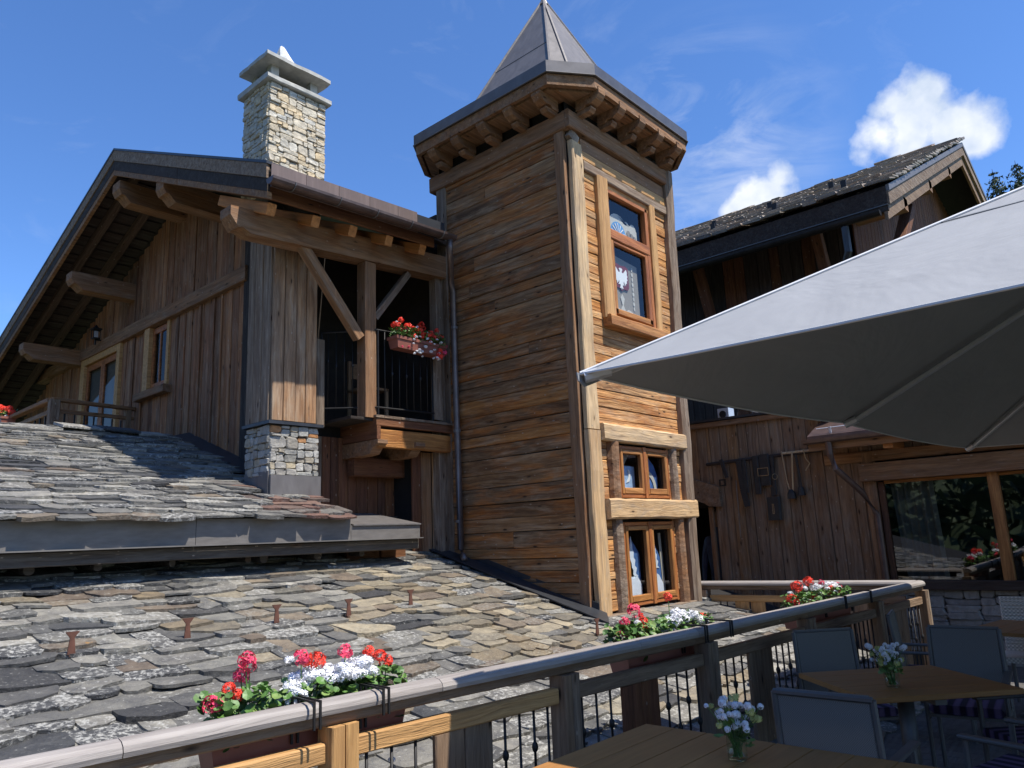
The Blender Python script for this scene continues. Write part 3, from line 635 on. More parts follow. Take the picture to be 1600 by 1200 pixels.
dp = world_obj('downpipe', tube([(5.49, 5.70, 3.30), (5.49, 5.71, 3.19), (5.53, 5.74, 3.12), (5.73, 5.95, 3.03), (5.80, 6.02, 2.95), (5.84, 6.04, 2.85), (5.845, 6.04, 2.0), (5.845, 6.03, 1.0), (5.845, 6.02, -.08), (5.82, 5.97, -.15), (5.78, 5.90, -.2)], .036, 12), 'pipe', ch, smooth=True)
for z in (2.4, 1.2, .2): local_obj('pipe_clip', tube([(5.845, 6.035, z), (5.845, 6.035, z + .03)], .042, 12), 'zinc', dp)
# corner pillar: boards over a stone pier
world_obj('pillar_core', box(3.86, 4.30, 6.58, 7.0, 1.24, 3.2), 'core', ch)
x = 3.83
for i, wd in enumerate((.125, .135, .115, .13)):
    bar('pillar_board', (x + wd / 2, 6.552 - .006 * (i % 2), 1.235), (x + wd / 2, 6.552 - .006 * (i % 2), 3.2), wd - .005, .04, (0, -1, 0), 'pillar_board', ch, n=3, jit=.0015); x += wd
y = 6.575
for i, wd in enumerate((.15, .15, .14)):
    bar('pillar_board', (3.835 - .005 * (i % 2), y + wd / 2, 1.235), (3.835 - .005 * (i % 2), y + wd / 2, 3.3), wd - .005, .035, (-1, 0, 0), 'beam_grey', ch, n=3, jit=.0015); y += wd
pier = world_obj('stone_pier', box(3.875, 4.37, 6.60, 7.0, .3, 1.2), 'mortar', ch)
rsp = random.Random(31)
rubble(pier, (3.845, 6.575, .70), (1, 0, 0), (0, -1, 0), .54,   .49, 'stone_grey', rsp, .07, .04, .20, .13, alt=('stone_rust', .06))
rubble(pier, (3.85, 7.02, .70), (0, -1, 0), (-1, 0, 0), .44,   .49, 'stone_grey', rsp, .07, .04, .18, .12)
world_obj('pier_cap', box(3.80, 4.42, 6.52, 7.04, 1.197, 1.228), 'zinc_dark', pier)
world_obj('pier_flashing', join([box(3.84, 4.40, 6.535, 6.57, .42, .70), box(3.83, 3.86, 6.572, 7.02, .42, .74)]), 'zinc', pier)
# loggia
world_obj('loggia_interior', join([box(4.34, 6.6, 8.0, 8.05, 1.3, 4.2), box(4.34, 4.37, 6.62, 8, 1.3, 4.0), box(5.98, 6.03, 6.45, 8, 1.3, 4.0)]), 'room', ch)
lf = world_obj('loggia_floor', box(4.55, 5.93, 6.24, 8, 1.27, 1.30), 'dark_wood', ch)
x = 4.82
while x < 5.9:
    local_obj('floor_board', box(x, x + .108, 6.17, 6.6, 1.30, 1.326), 'beam_grey', lf); x += .112
bar('balcony_beam', (4.83, 6.21, 1.255), (5.93, 6.21, 1.255), .06, .085, (0, 0, 1), 'red_brown', ch, n=4, jit=.003)
bar('balcony_beam', (4.87, 6.235, 1.09), (5.93, 6.235, 1.09), .08, .19, (0, 0, 1), 'win_orange', ch, n=6, jit=.004)
bar('balcony_side_board', (4.86, 6.18, 1.185), (4.86, 6.9, 1.185), .05, .215, (0, 0, 1), 'red_brown', ch, n=3, jit=.003)
# carved console below the balcony side
prof = [(6.16, 1.07), (6.16, 1.03), (6.24, .99), (6.3, .93), (6.42, .92), (6.9, .92), (6.9, 1.07)]
for x in (4.83, 5.35):
    local_obj('console', prism([(x, a, b) for a, b in prof], (1, 0, 0), .13), 'beam_brown', ch)
bar('post', (4.79, 6.29, 1.3), (4.79, 6.29, 3.0), .145, .15, (0, -1, 0), 'beam_brown', ch, n=6, jit=.003)
bar('brace', (3.98, 6.28, 2.99), (4.68, 6.28, 2.14), .10, .10, (0, -1, 0), 'beam_brown', ch, n=4, jit=.003)
bar('brace', (5.36, 6.28, 3.02), (4.88, 6.28, 2.40), .07, .08, (0, -1, 0), 'beam_grey', ch, n=4, jit=.003)
bar('post', (5.85, 6.33, -.2), (5.85, 6.33, 3.3), .13, .12, (0, -1, 0), 'beam_grey', ch, n=8, jit=.003)
bar('short_post', (4.42, 6.62, 1.22), (4.42, 6.62, 2.15), .10, .08, (0, -1, 0), 'beam_grey', ch, n=3, jit=.003)
bar('short_post', (5.72, 6.22, 1.35), (5.72, 6.22, 2.30), .13, .05, (0, -1, 0), 'beam_grey', ch, n=3, jit=.003)
# iron railing
ir = world_obj('iron_railing', join([tube([(4.46, 6.66, 2.24), (4.86, 6.20, 2.25), (5.66, 6.20, 2.27)], .011, 6), tube([(4.46, 6.66, 1.42), (4.86, 6.20, 1.41), (5.66, 6.20, 1.42)], .010, 6), tube([(4.87, 6.20, 1.33), (4.87, 6.20, 2.25)], .010, 6), tube([(4.47, 6.65, 1.3), (4.47, 6.65, 2.24)], .012, 6), tube([(5.64, 6.2, 1.33), (5.64, 6.2, 2.26)], .010, 6)]), 'iron', ch)
def baluster(p0, p1, r, knots, parent, mat='iron', seg=7):
    p0 = Vector(p0); p1 = Vector(p1); pts = [p0]; rr = [r]
    for t_ in knots:
        for dt, q in ((-.028, 1), (-.018, 1.9), (-.006, 2.3), (.006, 2.3), (.018, 1.9), (.028, 1)):
            L = (p1 - p0).length; pts.append(p0.lerp(p1, t_ + dt * .8 / L)); rr.append(r * q)
    pts.append(p1); rr.append(r)
    local_obj('baluster', tube(pts, rr, seg), mat, parent, smooth=True)
for k in range(6):
    a = (k + 1) / 7; x = 4.46 + .4 * a; y = 6.66 - .46 * a; baluster((x, y, 1.41), (x, y, 2.245), .0065, [.55] if k % 2 else [.62], ir)
for k in range(7):
    x = 4.86 + .1 * (k + 1); baluster((x, 6.2, 1.41), (x, 6.2, 2.26), .0065, [.45] if k % 2 else [], ir)
# boarded walls below the balcony
world_obj('lower_core', join([box(4.4, 5.55, 6.82, 6.9, -.6, 1.268), box(5.551, 5.93, 6.45, 6.9, -.6, 1.268)]), 'core', ch)
x = 4.47
for i in range(9):
    wd = rsb.uniform(.10, .16); bar('lower_board', (x + wd / 2, 6.79, .2), (x + wd / 2, 6.79, 1.15), wd - .006, .03, (0, -1, 0), 'red_brown' if i > 0 else 'beam_grey', ch); x += wd
bar('lintel_beam', (4.86, 6.66, .83), (5.62, 6.66, .83), .12, .2, (0, 0, 1), 'red_brown', ch, n=5, jit=.003)
x = 5.5
for wd, mt in ((.13, 'red_brown'), (.15, 'beam_brown'), (.09, 'pillar_board'), (.12, 'red_brown')):
    bar('lower_board', (x + wd / 2, 6.42 - (.03 if mt == 'pillar_board' else 0), -.35), (x + wd / 2, 6.42 - (.03 if mt == 'pillar_board' else 0), 1.0), wd - .006, .035, (0, -1, 0), mt, ch); x += wd
# chimney
chim = world_obj('chimney', box(4.13, 4.82, 7.23, 7.74, 3.6, 5.36), 'mortar', ch)
rsc = random.Random(17)
rubble(chim, (4.1, 7.205, 3.98), (1, 0, 0), (0, -1, 0), .755, 1.36, 'stone_cream', rsc, .05, .03, .21, .12)
rubble(chim, (4.105, 7.77, 3.98), (0, -1, 0), (-1, 0, 0), .56, 1.36, 'stone_cream', rsc, .05, .03, .17, .11)
rubble(chim, (4.85, 7.21, 4.4), (0, 1, 0), (1, 0, 0), .55, .94, 'stone_cream', rsc, .09, .06, .2, .13)
local_obj('cornice_slab', xf(barmesh(.87, .70, .07, .012, 5, .006), Matrix.Translation((4.475, 7.485, 5.38))), 'cement', chim)
for x, y in ((4.19, 7.29), (4.72, 7.29), (4.19, 7.64), (4.72, 7.64)):
    local_obj('cap_support', box(x - .05, x + .05, y - .05, y + .05, 5.41, 5.60), 'cement', chim)
local_obj('flue', box(4.25, 4.7, 7.32, 7.65, 5.41, 5.54), 'zinc_dark', chim)
# shallow pyramid cap with a broken edge
def capmesh():
    V = []; rsx = random.Random(4); x0, x1, y0, y1 = 4.0, 4.87, 7.09, 7.74; ring = []
    n = 7
    for i in range(n): ring.append((x0 + (x1 - x0) * i / n, y0))
    for i in range(n): ring.append((x1, y0 + (y1 - y0) * i / n))
    for i in range(n): ring.append((x1 - (x1 - x0) * i / n, y1))
    for i in range(n): ring.append((x0, y1 - (y1 - y0) * i / n))
    R_ = [(a + rsx.uniform(-.008, .008), b + rsx.uniform(-.008, .008)) for a, b in ring]; k = len(R_)
    cx, cy = (x0 + x1) / 2, (y0 + y1) / 2
    V = [(a, b, 5.60) for a, b in R_] + [(a, b, 5.645 + rsx.uniform(-.006, .006)) for a, b in R_] + [(cx + (a - cx) * .5, cy + (b - cy) * .5, 5.74 + rsx.uniform(-.012, .012)) for a, b in R_] + [(cx, cy, 5.83)]
    F = [tuple(reversed(range(k)))]
    for i in range(k):
        j = (i + 1) % k; F += [(i, j, k + j, k + i), (k + i, k + j, 2 * k + j, 2 * k + i), (2 * k + i, 2 * k + j, 3 * k)]
    return V, F
local_obj('cap_slab', capmesh(), 'cement', chim)
rsx = random.Random(8)
V = []
for z, r_, ox in ((5.76, .13, 0), (5.86, .115, 0), (5.97, .075, -.03), (6.06, .04, -.045), (6.09, .012, -.045)):
    for k in range(7): a = k * 2 * math.pi / 7; V.append((4.465 + ox + math.cos(a) * r_ * rsx.uniform(.85, 1.15), 7.48 + math.sin(a) * r_ * rsx.uniform(.85, 1.15), z + rsx.uniform(-.01, .01)))
F = [(i * 7 + k, i * 7 + (k + 1) % 7, (i + 1) * 7 + (k + 1) % 7, (i + 1) * 7 + k) for i in range(4) for k in range(7)] + [tuple(range(28, 35))]
local_obj('finial_stone', (V, F), 'white_stone', chim)
# wooden chair inside the loggia
wc = thing('wooden_chair', 'small pale wooden chair in the dark behind the iron balcony railing', 'chair', (5.3, 6.9, 1.33))
for x in (5.12, 5.42):
    for y in (6.75, 7.05): bar('leg', (x, y, 1.33), (x, y, 1.75 if y < 7 else 2.1), .04, .04, (0, 1, 0), 'log_end', wc)
local_obj('seat', box(5.1, 5.44, 6.73, 7.07, 1.73, 1.76), 'log_end', wc); local_obj('backrest', box(5.12, 5.42, 7.04, 7.06, 1.9, 2.08), 'log_end', wc)
# wall lantern on the gable
ln = thing('wall_lantern', 'small black wall lantern above the gable balcony door', 'lantern', (4.1, 11.98, 3.28))
local_obj('bracket', join([box(4.05, 4.21, 11.97, 11.99, 3.21, 3.23), box(4.04, 4.06, 11.97, 11.99, 3.14, 3.23)]), 'iron', ln)
local_obj('cage', join([box(3.985, 4.115, 11.91, 12.05, 3.37, 3.39), box(4.0, 4.1, 11.93, 12.03, 3.23, 3.245)] + [box(a - .005, a + .005, b - .005, b + .005, 3.24, 3.37) for a in (4.005, 4.095) for b in (11.935, 12.025)] + [tube([(4.05, 11.98, 3.39), (4.05, 11.98, 3.45)], [.05, .008], 8)]), 'iron', ln)
local_obj('lamp_glass', box(4.025, 4.075, 11.955, 12.005, 3.246, 3.35), 'white_metal', ln)
# small balcony on the gable side
gb = thing('gable_balcony', 'small wooden balcony with rails in front of the gable door, left edge', 'balcony', (3.4, 11, 1.2))
bar('post', (3.08, 10.35, 1.2), (3.08, 10.35, 1.93), .12, .11, (-1, 0, 0), 'beam_grey', gb, n=2, jit=.002)
bar('handrail', (3.04, 10.33, 1.935), (4.2, 10.75, 1.985), .09, .045, (0, 0, 1), 'beam_brown', gb); bar('handrail', (3.06, 10.4, 1.935), (3.06, 14.0, 1.935), .09, .05, (0, 0, 1), 'beam_brown', gb, n=5, jit=.003)
bar('mid_rail', (3.14, 10.36, 1.80), (4.18, 10.74, 1.85), .04, .05, (0, 0, 1), 'beam_brown', gb); bar('mid_rail', (3.07, 10.42, 1.79), (3.07, 14.0, 1.79), .04, .06, (0, 0, 1), 'rail_brown', gb)
for k in range(7): x = 3.22 + k * .13; bar('baluster', (x, 10.39 + k * .047, 1.2), (x, 10.39 + k * .047, 1.80), .02, .02, (-1, 0, 0), 'iron', gb)
for k in range(16): bar('baluster', (3.07, 10.6 + k * .2, 1.2), (3.07, 10.6 + k * .2, 1.77), .02, .02, (-1, 0, 0), 'iron', gb)
bar('post', (4.1, 10.72, 1.2), (4.1, 10.72, 1.96), .08, .08, (-1, 0, 0), 'rail_brown', gb)
local_obj('floor', box(3.0, 4.2, 10.2, 14.2, 1.14, 1.2), 'dark_wood', gb)

# ================================================================ wooden stair tower
tw = thing('tower', 'square timber-clad tower with carved brackets under a pointed metal spire', 'tower', (6.9, 5.3, -4))
TX0, TX1, TY0, TY1 = 5.95, 7.84, 4.355, 6.34
def shell():  # four dark inner walls with window holes on the sunny side
    p = [box(TX0, TX0 + .05, TY0, TY1, -4, 4.6), box(TX1 - .05, TX1, TY0, TY1, -4, 4.6), box(TX0, TX1, TY1 - .05, TY1, -4, 4.6), box(TX0, TX1, TY0 + .45, TY0 + .5, -4, 4.6)]
    xs = [(TX0, 6.5), (7.36, TX1)]
    for a, b in xs: p.append(box(a, b, TY0 + .001, TY0 + .04, -4, 4.6))
    for a, b in ((-4, -.66), (.08, .40), (.86, 2.34), (3.74, 4.6)): p.append(box(6.501, 7.359, TY0 + .002, TY0 + .041, a, b))
    return join(p)
world_obj('wall_core', shell(), 'core', tw)
rst = random.Random(77)
z = -.86
while z < 4.22:
    h = rst.uniform(.10, .19); h = min(h, 4.25 - z); zc = z + h / 2; pr = rst.uniform(0, .014)
    cuts = [4.47, 6.20]
    if rst.random() < .28: cuts.insert(1, rst.uniform(4.8, 5.9))
    for a, b in zip(cuts[:-1], cuts[1:]):
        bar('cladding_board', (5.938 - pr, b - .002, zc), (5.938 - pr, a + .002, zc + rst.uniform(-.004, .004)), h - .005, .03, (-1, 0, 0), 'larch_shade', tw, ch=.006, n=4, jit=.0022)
    z += h
# sunny side
ops = [(6.52, 7.40, 2.28, 3.80), (6.42, 7.43, .35, .93), (6.42, 7.44, -.75, .15)]
z = -.72
while z < 4.2:
    h = rst.uniform(.075, .125); h = min(h, 4.25 - z); zc = z + h / 2
    iv = [(6.05, 7.86)]
    for (a, b, c, d) in ops:
        if c - .01 < zc < d: iv = [(6.05, a), (b, 7.86)]
    for a, b in iv:
        pr = rst.uniform(0, .013)
        cc = [a, b]
        if b - a > 1 and rst.random() < .45: cc.insert(1, rst.uniform(a + .4, b - .4))
        for a2, b2 in zip(cc[:-1], cc[1:]):
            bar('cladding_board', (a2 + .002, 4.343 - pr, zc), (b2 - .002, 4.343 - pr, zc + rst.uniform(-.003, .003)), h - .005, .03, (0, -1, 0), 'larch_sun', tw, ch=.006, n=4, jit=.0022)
    z += h
# other two sides
for k in range(12):
    z = -.9 + k * .43
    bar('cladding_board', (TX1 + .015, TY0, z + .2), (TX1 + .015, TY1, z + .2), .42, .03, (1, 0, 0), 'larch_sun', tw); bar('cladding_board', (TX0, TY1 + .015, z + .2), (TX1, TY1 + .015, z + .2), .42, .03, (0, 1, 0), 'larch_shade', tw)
bar('corner_post', (5.965, 4.425, -.95), (5.965, 4.425, 4.25), .125, .13, (-1, 0, 0), 'beam_brown', tw, n=14, jit=.005)
bar('corner_board', (6.035, 4.315, -.80), (6.035, 4.315, 1.02), .20, .075, (0, -1, 0), 'beam_pale', tw, ch=.012, n=9, jit=.007)
bar('corner_board', (6.035, 4.318, 1.03), (6.045, 4.318, 4.13), .19, .07, (0, -1, 0), 'beam_pale', tw, ch=.012, n=14, jit=.007)
bar('corner_board', (5.985, 4.322, 4.13), (6.045, 4.322, 4.24), .16, .06, (0, -1, 0), 'beam_grey', tw, ch=.01, n=2, jit=.004)
bar('corner_post', (5.945, 6.27, -.6), (5.945, 6.27, 4.3), .16, .10, (-1, 0, 0), 'beam_grey', tw, n=10, jit=.004)
obj('corner_post', (lambda q: q)(barmesh(5.3, .15, .14, .035, 20, .008)), M['beam_grey'], tw, frame_mat((7.74, 4.30, -.85), (7.93, 4.30, 4.42), (0, -1, 0))[0])
# head beams
bar('top_beam', (5.94, 6.44, 4.345), (5.94, 4.31, 4.345), .20, .13, (-1, 0, 0), 'beam_brown', tw, ch=.012, n=8, jit=.004)
bar('top_beam', (5.88, 4.30, 4.35), (8.0, 4.30, 4.35), .20, .10, (0, -1, 0), 'beam_brown', tw, ch=.012, n=8, jit=.004)
bar('frieze_board', (6.14, 4.33, 4.155), (7.86, 4.33, 4.155), .15, .05, (0, -1, 0), 'beam_brown', tw, n=6, jit=.003)
bar('frieze_board', (6.14, 4.322, 4.02), (7.9, 4.322, 4.02), .105, .055, (0, -1, 0), 'rail_honey', tw, n=6, jit=.004)
bar('lintel_beam', (6.14, 4.315, 3.90), (7.96, 4.315, 3.90), .11, .075, (0, -1, 0), 'beam_grey', tw, ch=.01, n=10, jit=.005)
bar('cross_beam', (6.13, 4.295, 1.01), (7.78, 4.295, 1.01), .17, .12, (0, -1, 0), 'beam_pale', tw, ch=.016, n=12, jit=.006)
bar('cross_beam', (6.13, 4.285, .25), (7.87, 4.285, .25), .20, .13, (0, -1, 0), 'beam_pale', tw, ch=.018, n=12, jit=.006)
bar('base_board', (6.0, 4.29, -.765), (7.86, 4.29, -.765), .05, .10, (0, -1, 0), 'beam_grey', tw, n=6, jit=.003)
def logpost(x0, z0, z1, r, mat): local_obj('window_post', tube([(x0 + U(-.004, .004), 4.315, z0 + (z1 - z0) * k / 6) for k in range(7)], [r * U(.93, 1.07) for _ in range(7)], 10), mat, tw)
logpost(6.345, .34, .94, .075, 'beam_brown'); logpost(7.525, .34, .94, .062, 'beam_grey')
logpost(6.345, -.76, .16, .068, 'beam_grey'); logpost(7.54, -.76, .16, .07, 'beam_brown')
bar('window_post', (6.44, 4.30, 2.24), (6.46, 4.30, 3.86), .19, .09, (0, -1, 0), 'rail_honey', tw, ch=.02, n=8, jit=.005)
bar('window_post', (7.47, 4.31, 2.26), (7.51, 4.31, 3.86), .12, .07, (0, -1, 0), 'rail_honey', tw, ch=.015, n=8, jit=.004)
# ---- windows
def rectframe(x0, x1, z0, z1, wd, y0, y1):
    return [box(x0, x0 + wd, y0, y1, z0, z1), box(x1 - wd, x1, y0, y1, z0, z1), box(x0 + wd + .0005, x1 - wd - .0005, y0 + .001, y1, z0, z0 + wd), box(x0 + wd + .0005, x1 - wd - .0005, y0 + .001, y1, z1 - wd, z1)]
def flat(poly, y, mat, parent, name, th=.004):
    poly = [(a + (y - 4.33) * 1.55, b + (y - 4.33) * b / 4.33) for a, b in poly]
    return local_obj(name, prism([(a, y, b) for a, b in poly], (0, 1, 0), th), mat, parent)
w1 = thing_w1 = bar('window', (6.56, 4.325, 3.25), (7.385, 4.325, 3.25), .12, .075, (0, -1, 0), 'win_frame', tw, ch=.01, n=4, jit=.002)
for p0, p1, wd in (((6.575, 3.78), (6.575, 2.28), .045), ((7.375, 3.78), (7.375, 2.30), .06), ((6.55, 3.755), (7.40, 3.755), .05)):
    bar('frame', (p0[0], 4.33, p0[1]), (p1[0], 4.33, p1[1]), wd, .07, (0, -1, 0), 'win_frame', w1)
for p0, p1, wd, mt in (((6.62, 3.18), (6.62, 2.34), .05, 'win_orange'), ((7.315, 3.18), (7.315, 2.34), .06, 'win_frame'), ((6.6, 2.365), (7.34, 2.365), .065, 'win_orange'), ((6.646, 3.165), (7.28, 3.165), .03, 'win_frame')):
    bar('casement', (p0[0], 4.322, p0[1]), (p1[0], 4.322, p1[1]), wd, .05, (0, -1, 0), mt, w1)
world_obj('pane', sheet('y', 4.345, 6.60, 7.345, 3.305, 3.73), 'glass', w1); world_obj('pane', sheet('y', 4.335, 6.645, 7.285, 2.40, 3.15), 'glass', w1)
bar('sill', (6.36, 4.27, 2.205), (7.50, 4.27, 2.215), .12, .12, (0, -1, 0), 'win_orange', w1, ch=.012, n=4, jit=.003)
flat([(6.60, 2.38), (7.13, 2.38), (7.13, 2.99), (6.60, 3.03)], 4.40, 'lace_dark', w1, 'lace_curtain')
for k in range(9): flat([(7.02 + .02 * math.cos(a) * (1 if k % 2 else .7), 2.47 + k * .058 + .026 * math.sin(a)) for a in [i * math.pi / 4 for i in range(8)]], 4.393, 'lace', w1, 'lace_ring')
flat([(6.60, 2.38), (6.98, 2.38), (6.98, 2.42), (6.9, 2.44), (6.84, 2.41), (6.80, 2.47), (6.83, 2.55), (6.79, 2.60), (6.75, 2.55), (6.78, 2.47), (6.74, 2.41), (6.66, 2.44), (6.60, 2.41)], 4.392, 'lace', w1, 'lace_scroll')
# crest: white eagle on a dark red shield
flat([(6.645, 2.93), (6.70, 2.945), (6.79, 2.93), (6.88, 2.945), (6.935, 2.93), (6.94, 2.70), (6.91, 2.665), (6.84, 2.665), (6.79, 2.635), (6.74, 2.665), (6.67, 2.665), (6.64, 2.70)], 4.385, 'crest_red', w1, 'shield')
ex, ez = 6.79, 2.79
half = [(0, .115), (.022, .112), (.036, .098), (.022, .088), (.020, .065), (.045, .06), (.075, .088), (.108, .118), (.125, .085), (.118, .06), (.132, .04), (.118, .022), (.128, -.005), (.108, -.02), (.112, -.05), (.088, -.045), (.085, -.078), (.062, -.06), (.050, -.03), (.040, -.055), (.058, -.085), (.036, -.082), (.025, -.07), (.022, -.10), (.034, -.125), (.010, -.118), (0, -.14)]
flat([(ex + a, ez + b) for a, b in half] + [(ex - a, ez + b) for a, b in reversed(half[1:-1])], 4.379, 'crest_white', w1, 'eagle')
# lace fan in the upper pane
def arc(cx, cz, r, a0, a1, n): return [(cx + r * math.cos(a0 + (a1 - a0) * i / n), cz + r * math.sin(a0 + (a1 - a0) * i / n)) for i in range(n + 1)]
flat([(6.58, 3.28), (7.19, 3.28), (7.19, 3.44)] + arc(7.11, 3.44, .07, 0, math.pi * .8, 5) + arc(6.98, 3.45, .06, .2, math.pi * .9, 4) + arc(6.80, 3.34, .21, .6, math.pi * .8, 6) + [(6.62, 3.47), (6.58, 3.48)], 4.40, 'lace', w1, 'lace_curtain')
flat(arc(6.80, 3.30, .155, 0, math.pi, 12), 4.394, 'fan_blue', w1, 'fan')
for k in range(7):
    a = math.pi * (k + .5) / 7; flat([(6.80 + .015 * math.sin(a), 3.305), (6.80 + .128 * math.cos(a - .06), 3.305 + .128 * math.sin(a - .06)), (6.80 + .14 * math.cos(a), 3.305 + .14 * math.sin(a)), (6.80 + .128 * math.cos(a + .06), 3.305 + .128 * math.sin(a + .06))], 4.388, 'crest_white', w1, 'ray')
for k in range(3):
    q = flat(arc(7.02 + k * .06, 3.37 - k * .02, .042, 0, 2 * math.pi, 10)[:-1], 4.393, 'lace_dark', w1, 'lace_ring')
def pairwin(z0, z1):
    f = bar('window', (6.925, 4.322, z0), (6.925, 4.322, z1), .055, .075, (0, -1, 0), 'win_frame', tw)
    for p0, p1, wd in (((6.45, z0), (6.45, z1), .045), ((7.41, z0), (7.41, z1), .045), ((6.473, z1 - .02), (7.387, z1 - .02), .04), ((6.473, z0 + .02), (7.387, z0 + .02), .04)):
        bar('frame', (p0[0], 4.332, p0[1]), (p1[0], 4.332, p1[1]), wd, .06, (0, -1, 0), 'win_frame', f)
    for a, b in ((6.475, 6.897), (6.953, 7.385)):
        for p0, p1, wd in (((a + .022, z0 + .042), (a + .022, z1 - .042), .042), ((b - .022, z0 + .042), (b - .022, z1 - .042), .042), ((a + .044, z1 - .062), (b - .044, z1 - .062), .04), ((a + .044, z0 + .072), (b - .044, z0 + .072), .06)):
            bar('casement', (p0[0], 4.318, p0[1]), (p1[0], 4.318, p1[1]), wd, .05, (0, -1, 0), 'win_orange', f)
        world_obj('pane', sheet('y', 4.33, a + .043, b - .043, z0 + .10, z1 - .08), 'glass', f)
    return f
w2 = pairwin(.365, .90); w3 = pairwin(-.705, .12)
flat([(6.47, .40), (6.76, .40), (6.76, .69), (6.47, .70)], 4.41, 'blue_pale', w2, 'painted_panel')
flat([(6.6 + .0, .52)] + arc(6.60, .60, .085, -.9, .75, 7) + list(reversed(arc(6.575, .61, .075, -.75, .6, 7))), 4.402, 'crest_white', w2, 'painted_moon')
flat([(6.98, .40), (7.22, .40), (7.22, .60), (7.16, .72), (7.06, .80), (6.98, .83)], 4.41, 'blue_paint', w2, 'painted_panel')
flat(arc(6.98, .46, .21, -.3, 1.5, 9) + list(reversed(arc(6.98, .46, .16, -.3, 1.5, 9))), 4.402, 'lace', w2, 'painted_arch')
flat([(6.49, .70), (6.62, .84), (6.70, .84), (6.57, .70)], 4.405, 'lace_dark', w2, 'curtain')
# winter scene behind the tall pair
def snowtree(cx, z0, h, wd, f, name='painted_tree'):
    p = []; n = 5
    for i in range(n): a = z0 + h * i / n; q = wd * (1 - i / n); p += [(cx + q, a), (cx + q * .55, a + h * .07)]
    R_ = p + [(cx, z0 + h)] + [(2 * cx - a, b) for a, b in reversed(p)]
    flat(R_, 4.402, 'blue_white', f, name)
flat([(6.47, -.64), (6.74, -.64), (6.74, -.20), (6.67, -.12), (6.60, -.05), (6.47, .02)], 4.41, 'blue_paint', w3, 'painted_panel')
snowtree(6.60, -.42, .40, .10, w3); snowtree(6.56, -.56, .34, .13, w3)
flat([(6.47, -.64), (6.76, -.64), (6.75, -.50), (6.68, -.42), (6.60, -.44), (6.52, -.40), (6.47, -.42)], 4.396, 'blue_white', w3, 'painted_snow')
flat([(6.97, -.64), (7.16, -.64), (7.14, -.25), (7.06, -.12), (6.97, -.05)], 4.41, 'blue_paint', w3, 'painted_panel')
snowtree(7.04, -.36, .34, .08, w3)
flat([(6.97, -.64), (7.18, -.64), (7.17, -.52), (7.10, -.43), (7.02, -.40), (6.97, -.43)], 4.396, 'blue_white', w3, 'painted_snow')
flat([(7.17, -.6), (7.22, -.6), (7.19, 0), (7.14, 0)], 4.42, 'curtain', w3, 'curtain')
# ---- eaves
O8 = [(5.56, 4.27), (5.98, 3.95), (7.93, 3.95), (8.28, 4.27), (8.28, 6.36), (7.93, 6.68), (5.98, 6.68), (5.56, 6.36)]
def inset(k): return [(6.92 + (a - 6.92) * k, 5.315 + (b - 5.315) * k) for a, b in O8]
def ringband(k0, k1, z0, z1, side=None):
    """eight separate boards round the eaves"""
    res = []
    A_, B_ = inset(k0), inset(k1)
    for i in range(8):
        j = (i + 1) % 8; V = [(*A_[i], z0), (*A_[j], z0), (*B_[j], z0), (*B_[i], z0), (*A_[i], z1), (*A_[j], z1), (*B_[j], z1), (*B_[i], z1)]
        res.append((V, [(0, 3, 2, 1), (4, 5, 6, 7), (0, 1, 5, 4), (1, 2, 6, 5), (2, 3, 7, 6), (3, 0, 4, 7)]))
    return res
rt = world_obj('roof', (lambda P: ([(a, b, 4.60) for a, b in P] + [(a, b, 4.70) for a, b in P], [tuple(reversed(range(8))), tuple(range(8, 16))] + [(i, (i + 1) % 8, (i + 1) % 8 + 8, i + 8) for i in range(8)]))(inset(.93)), 'beam_brown', tw)
for q in ringband(1.0, .985, 4.745, 4.872): local_obj('metal_fascia', q, 'fascia_metal', rt)
for q in ringband(1.006, .99, 4.736, 4.744): local_obj('drip_edge', q, 'zinc', rt)
for q in ringband(.984, .95, 4.61, 4.734): local_obj('wood_fascia', q, 'beam_brown', rt)
O1 = inset(.985); SP = [(5.97, 4.52), (6.15, 4.34), (7.69, 4.34), (7.87, 4.52), (7.87, 6.10), (7.69, 6.28), (6.15, 6.28), (5.97, 6.10)]
world_obj('low_metal_roof', ([(a, b, 4.868) for a, b in O1] + [(a, b, 4.90) for a, b in SP], [(i, (i + 1) % 8, (i + 1) % 8 + 8, i + 8) for i in range(8)]), 'zinc', rt)
APX = (6.93, 5.3, 6.95)
for i in range(8):
    j = (i + 1) % 8; a = Vector((*SP[i], 4.90)); b = Vector((*SP[j], 4.90)); c = Vector(APX)
    n_ = (b - a).cross(c - a).normalized()
    local_obj('spire_panel', prism([a, b, c], -n_, .012), 'zinc', rt)
    d = (c - a).normalized(); bar('standing_seam', a + Vector((0, 0, .0)), c, .028, .034, (a - Vector((6.92, 5.315, 4.9))), 'zinc', rt, ch=.004)
for f_ in (.45,):
    for i in (7,): j = (i + 1) % 8; a = Vector((*SP[i], 4.90)).lerp(Vector(APX), f_); b = Vector((*SP[j], 4.90)).lerp(Vector(APX), f_ + .01); bar('sheet_joint', a, b, .006, .012, (a - Vector((6.92, 5.315, 4.9))), 'fascia_metal', rt)
local_obj('spire_tip', tube([(6.93, 5.3, 6.86), (6.93, 5.3, 6.99)], [.06, .02], 8), 'zinc', rt)
local_obj('roof_vent', box(7.35, 7.6, 4.05, 4.25, 4.88, 4.96), 'zinc_dark', rt)
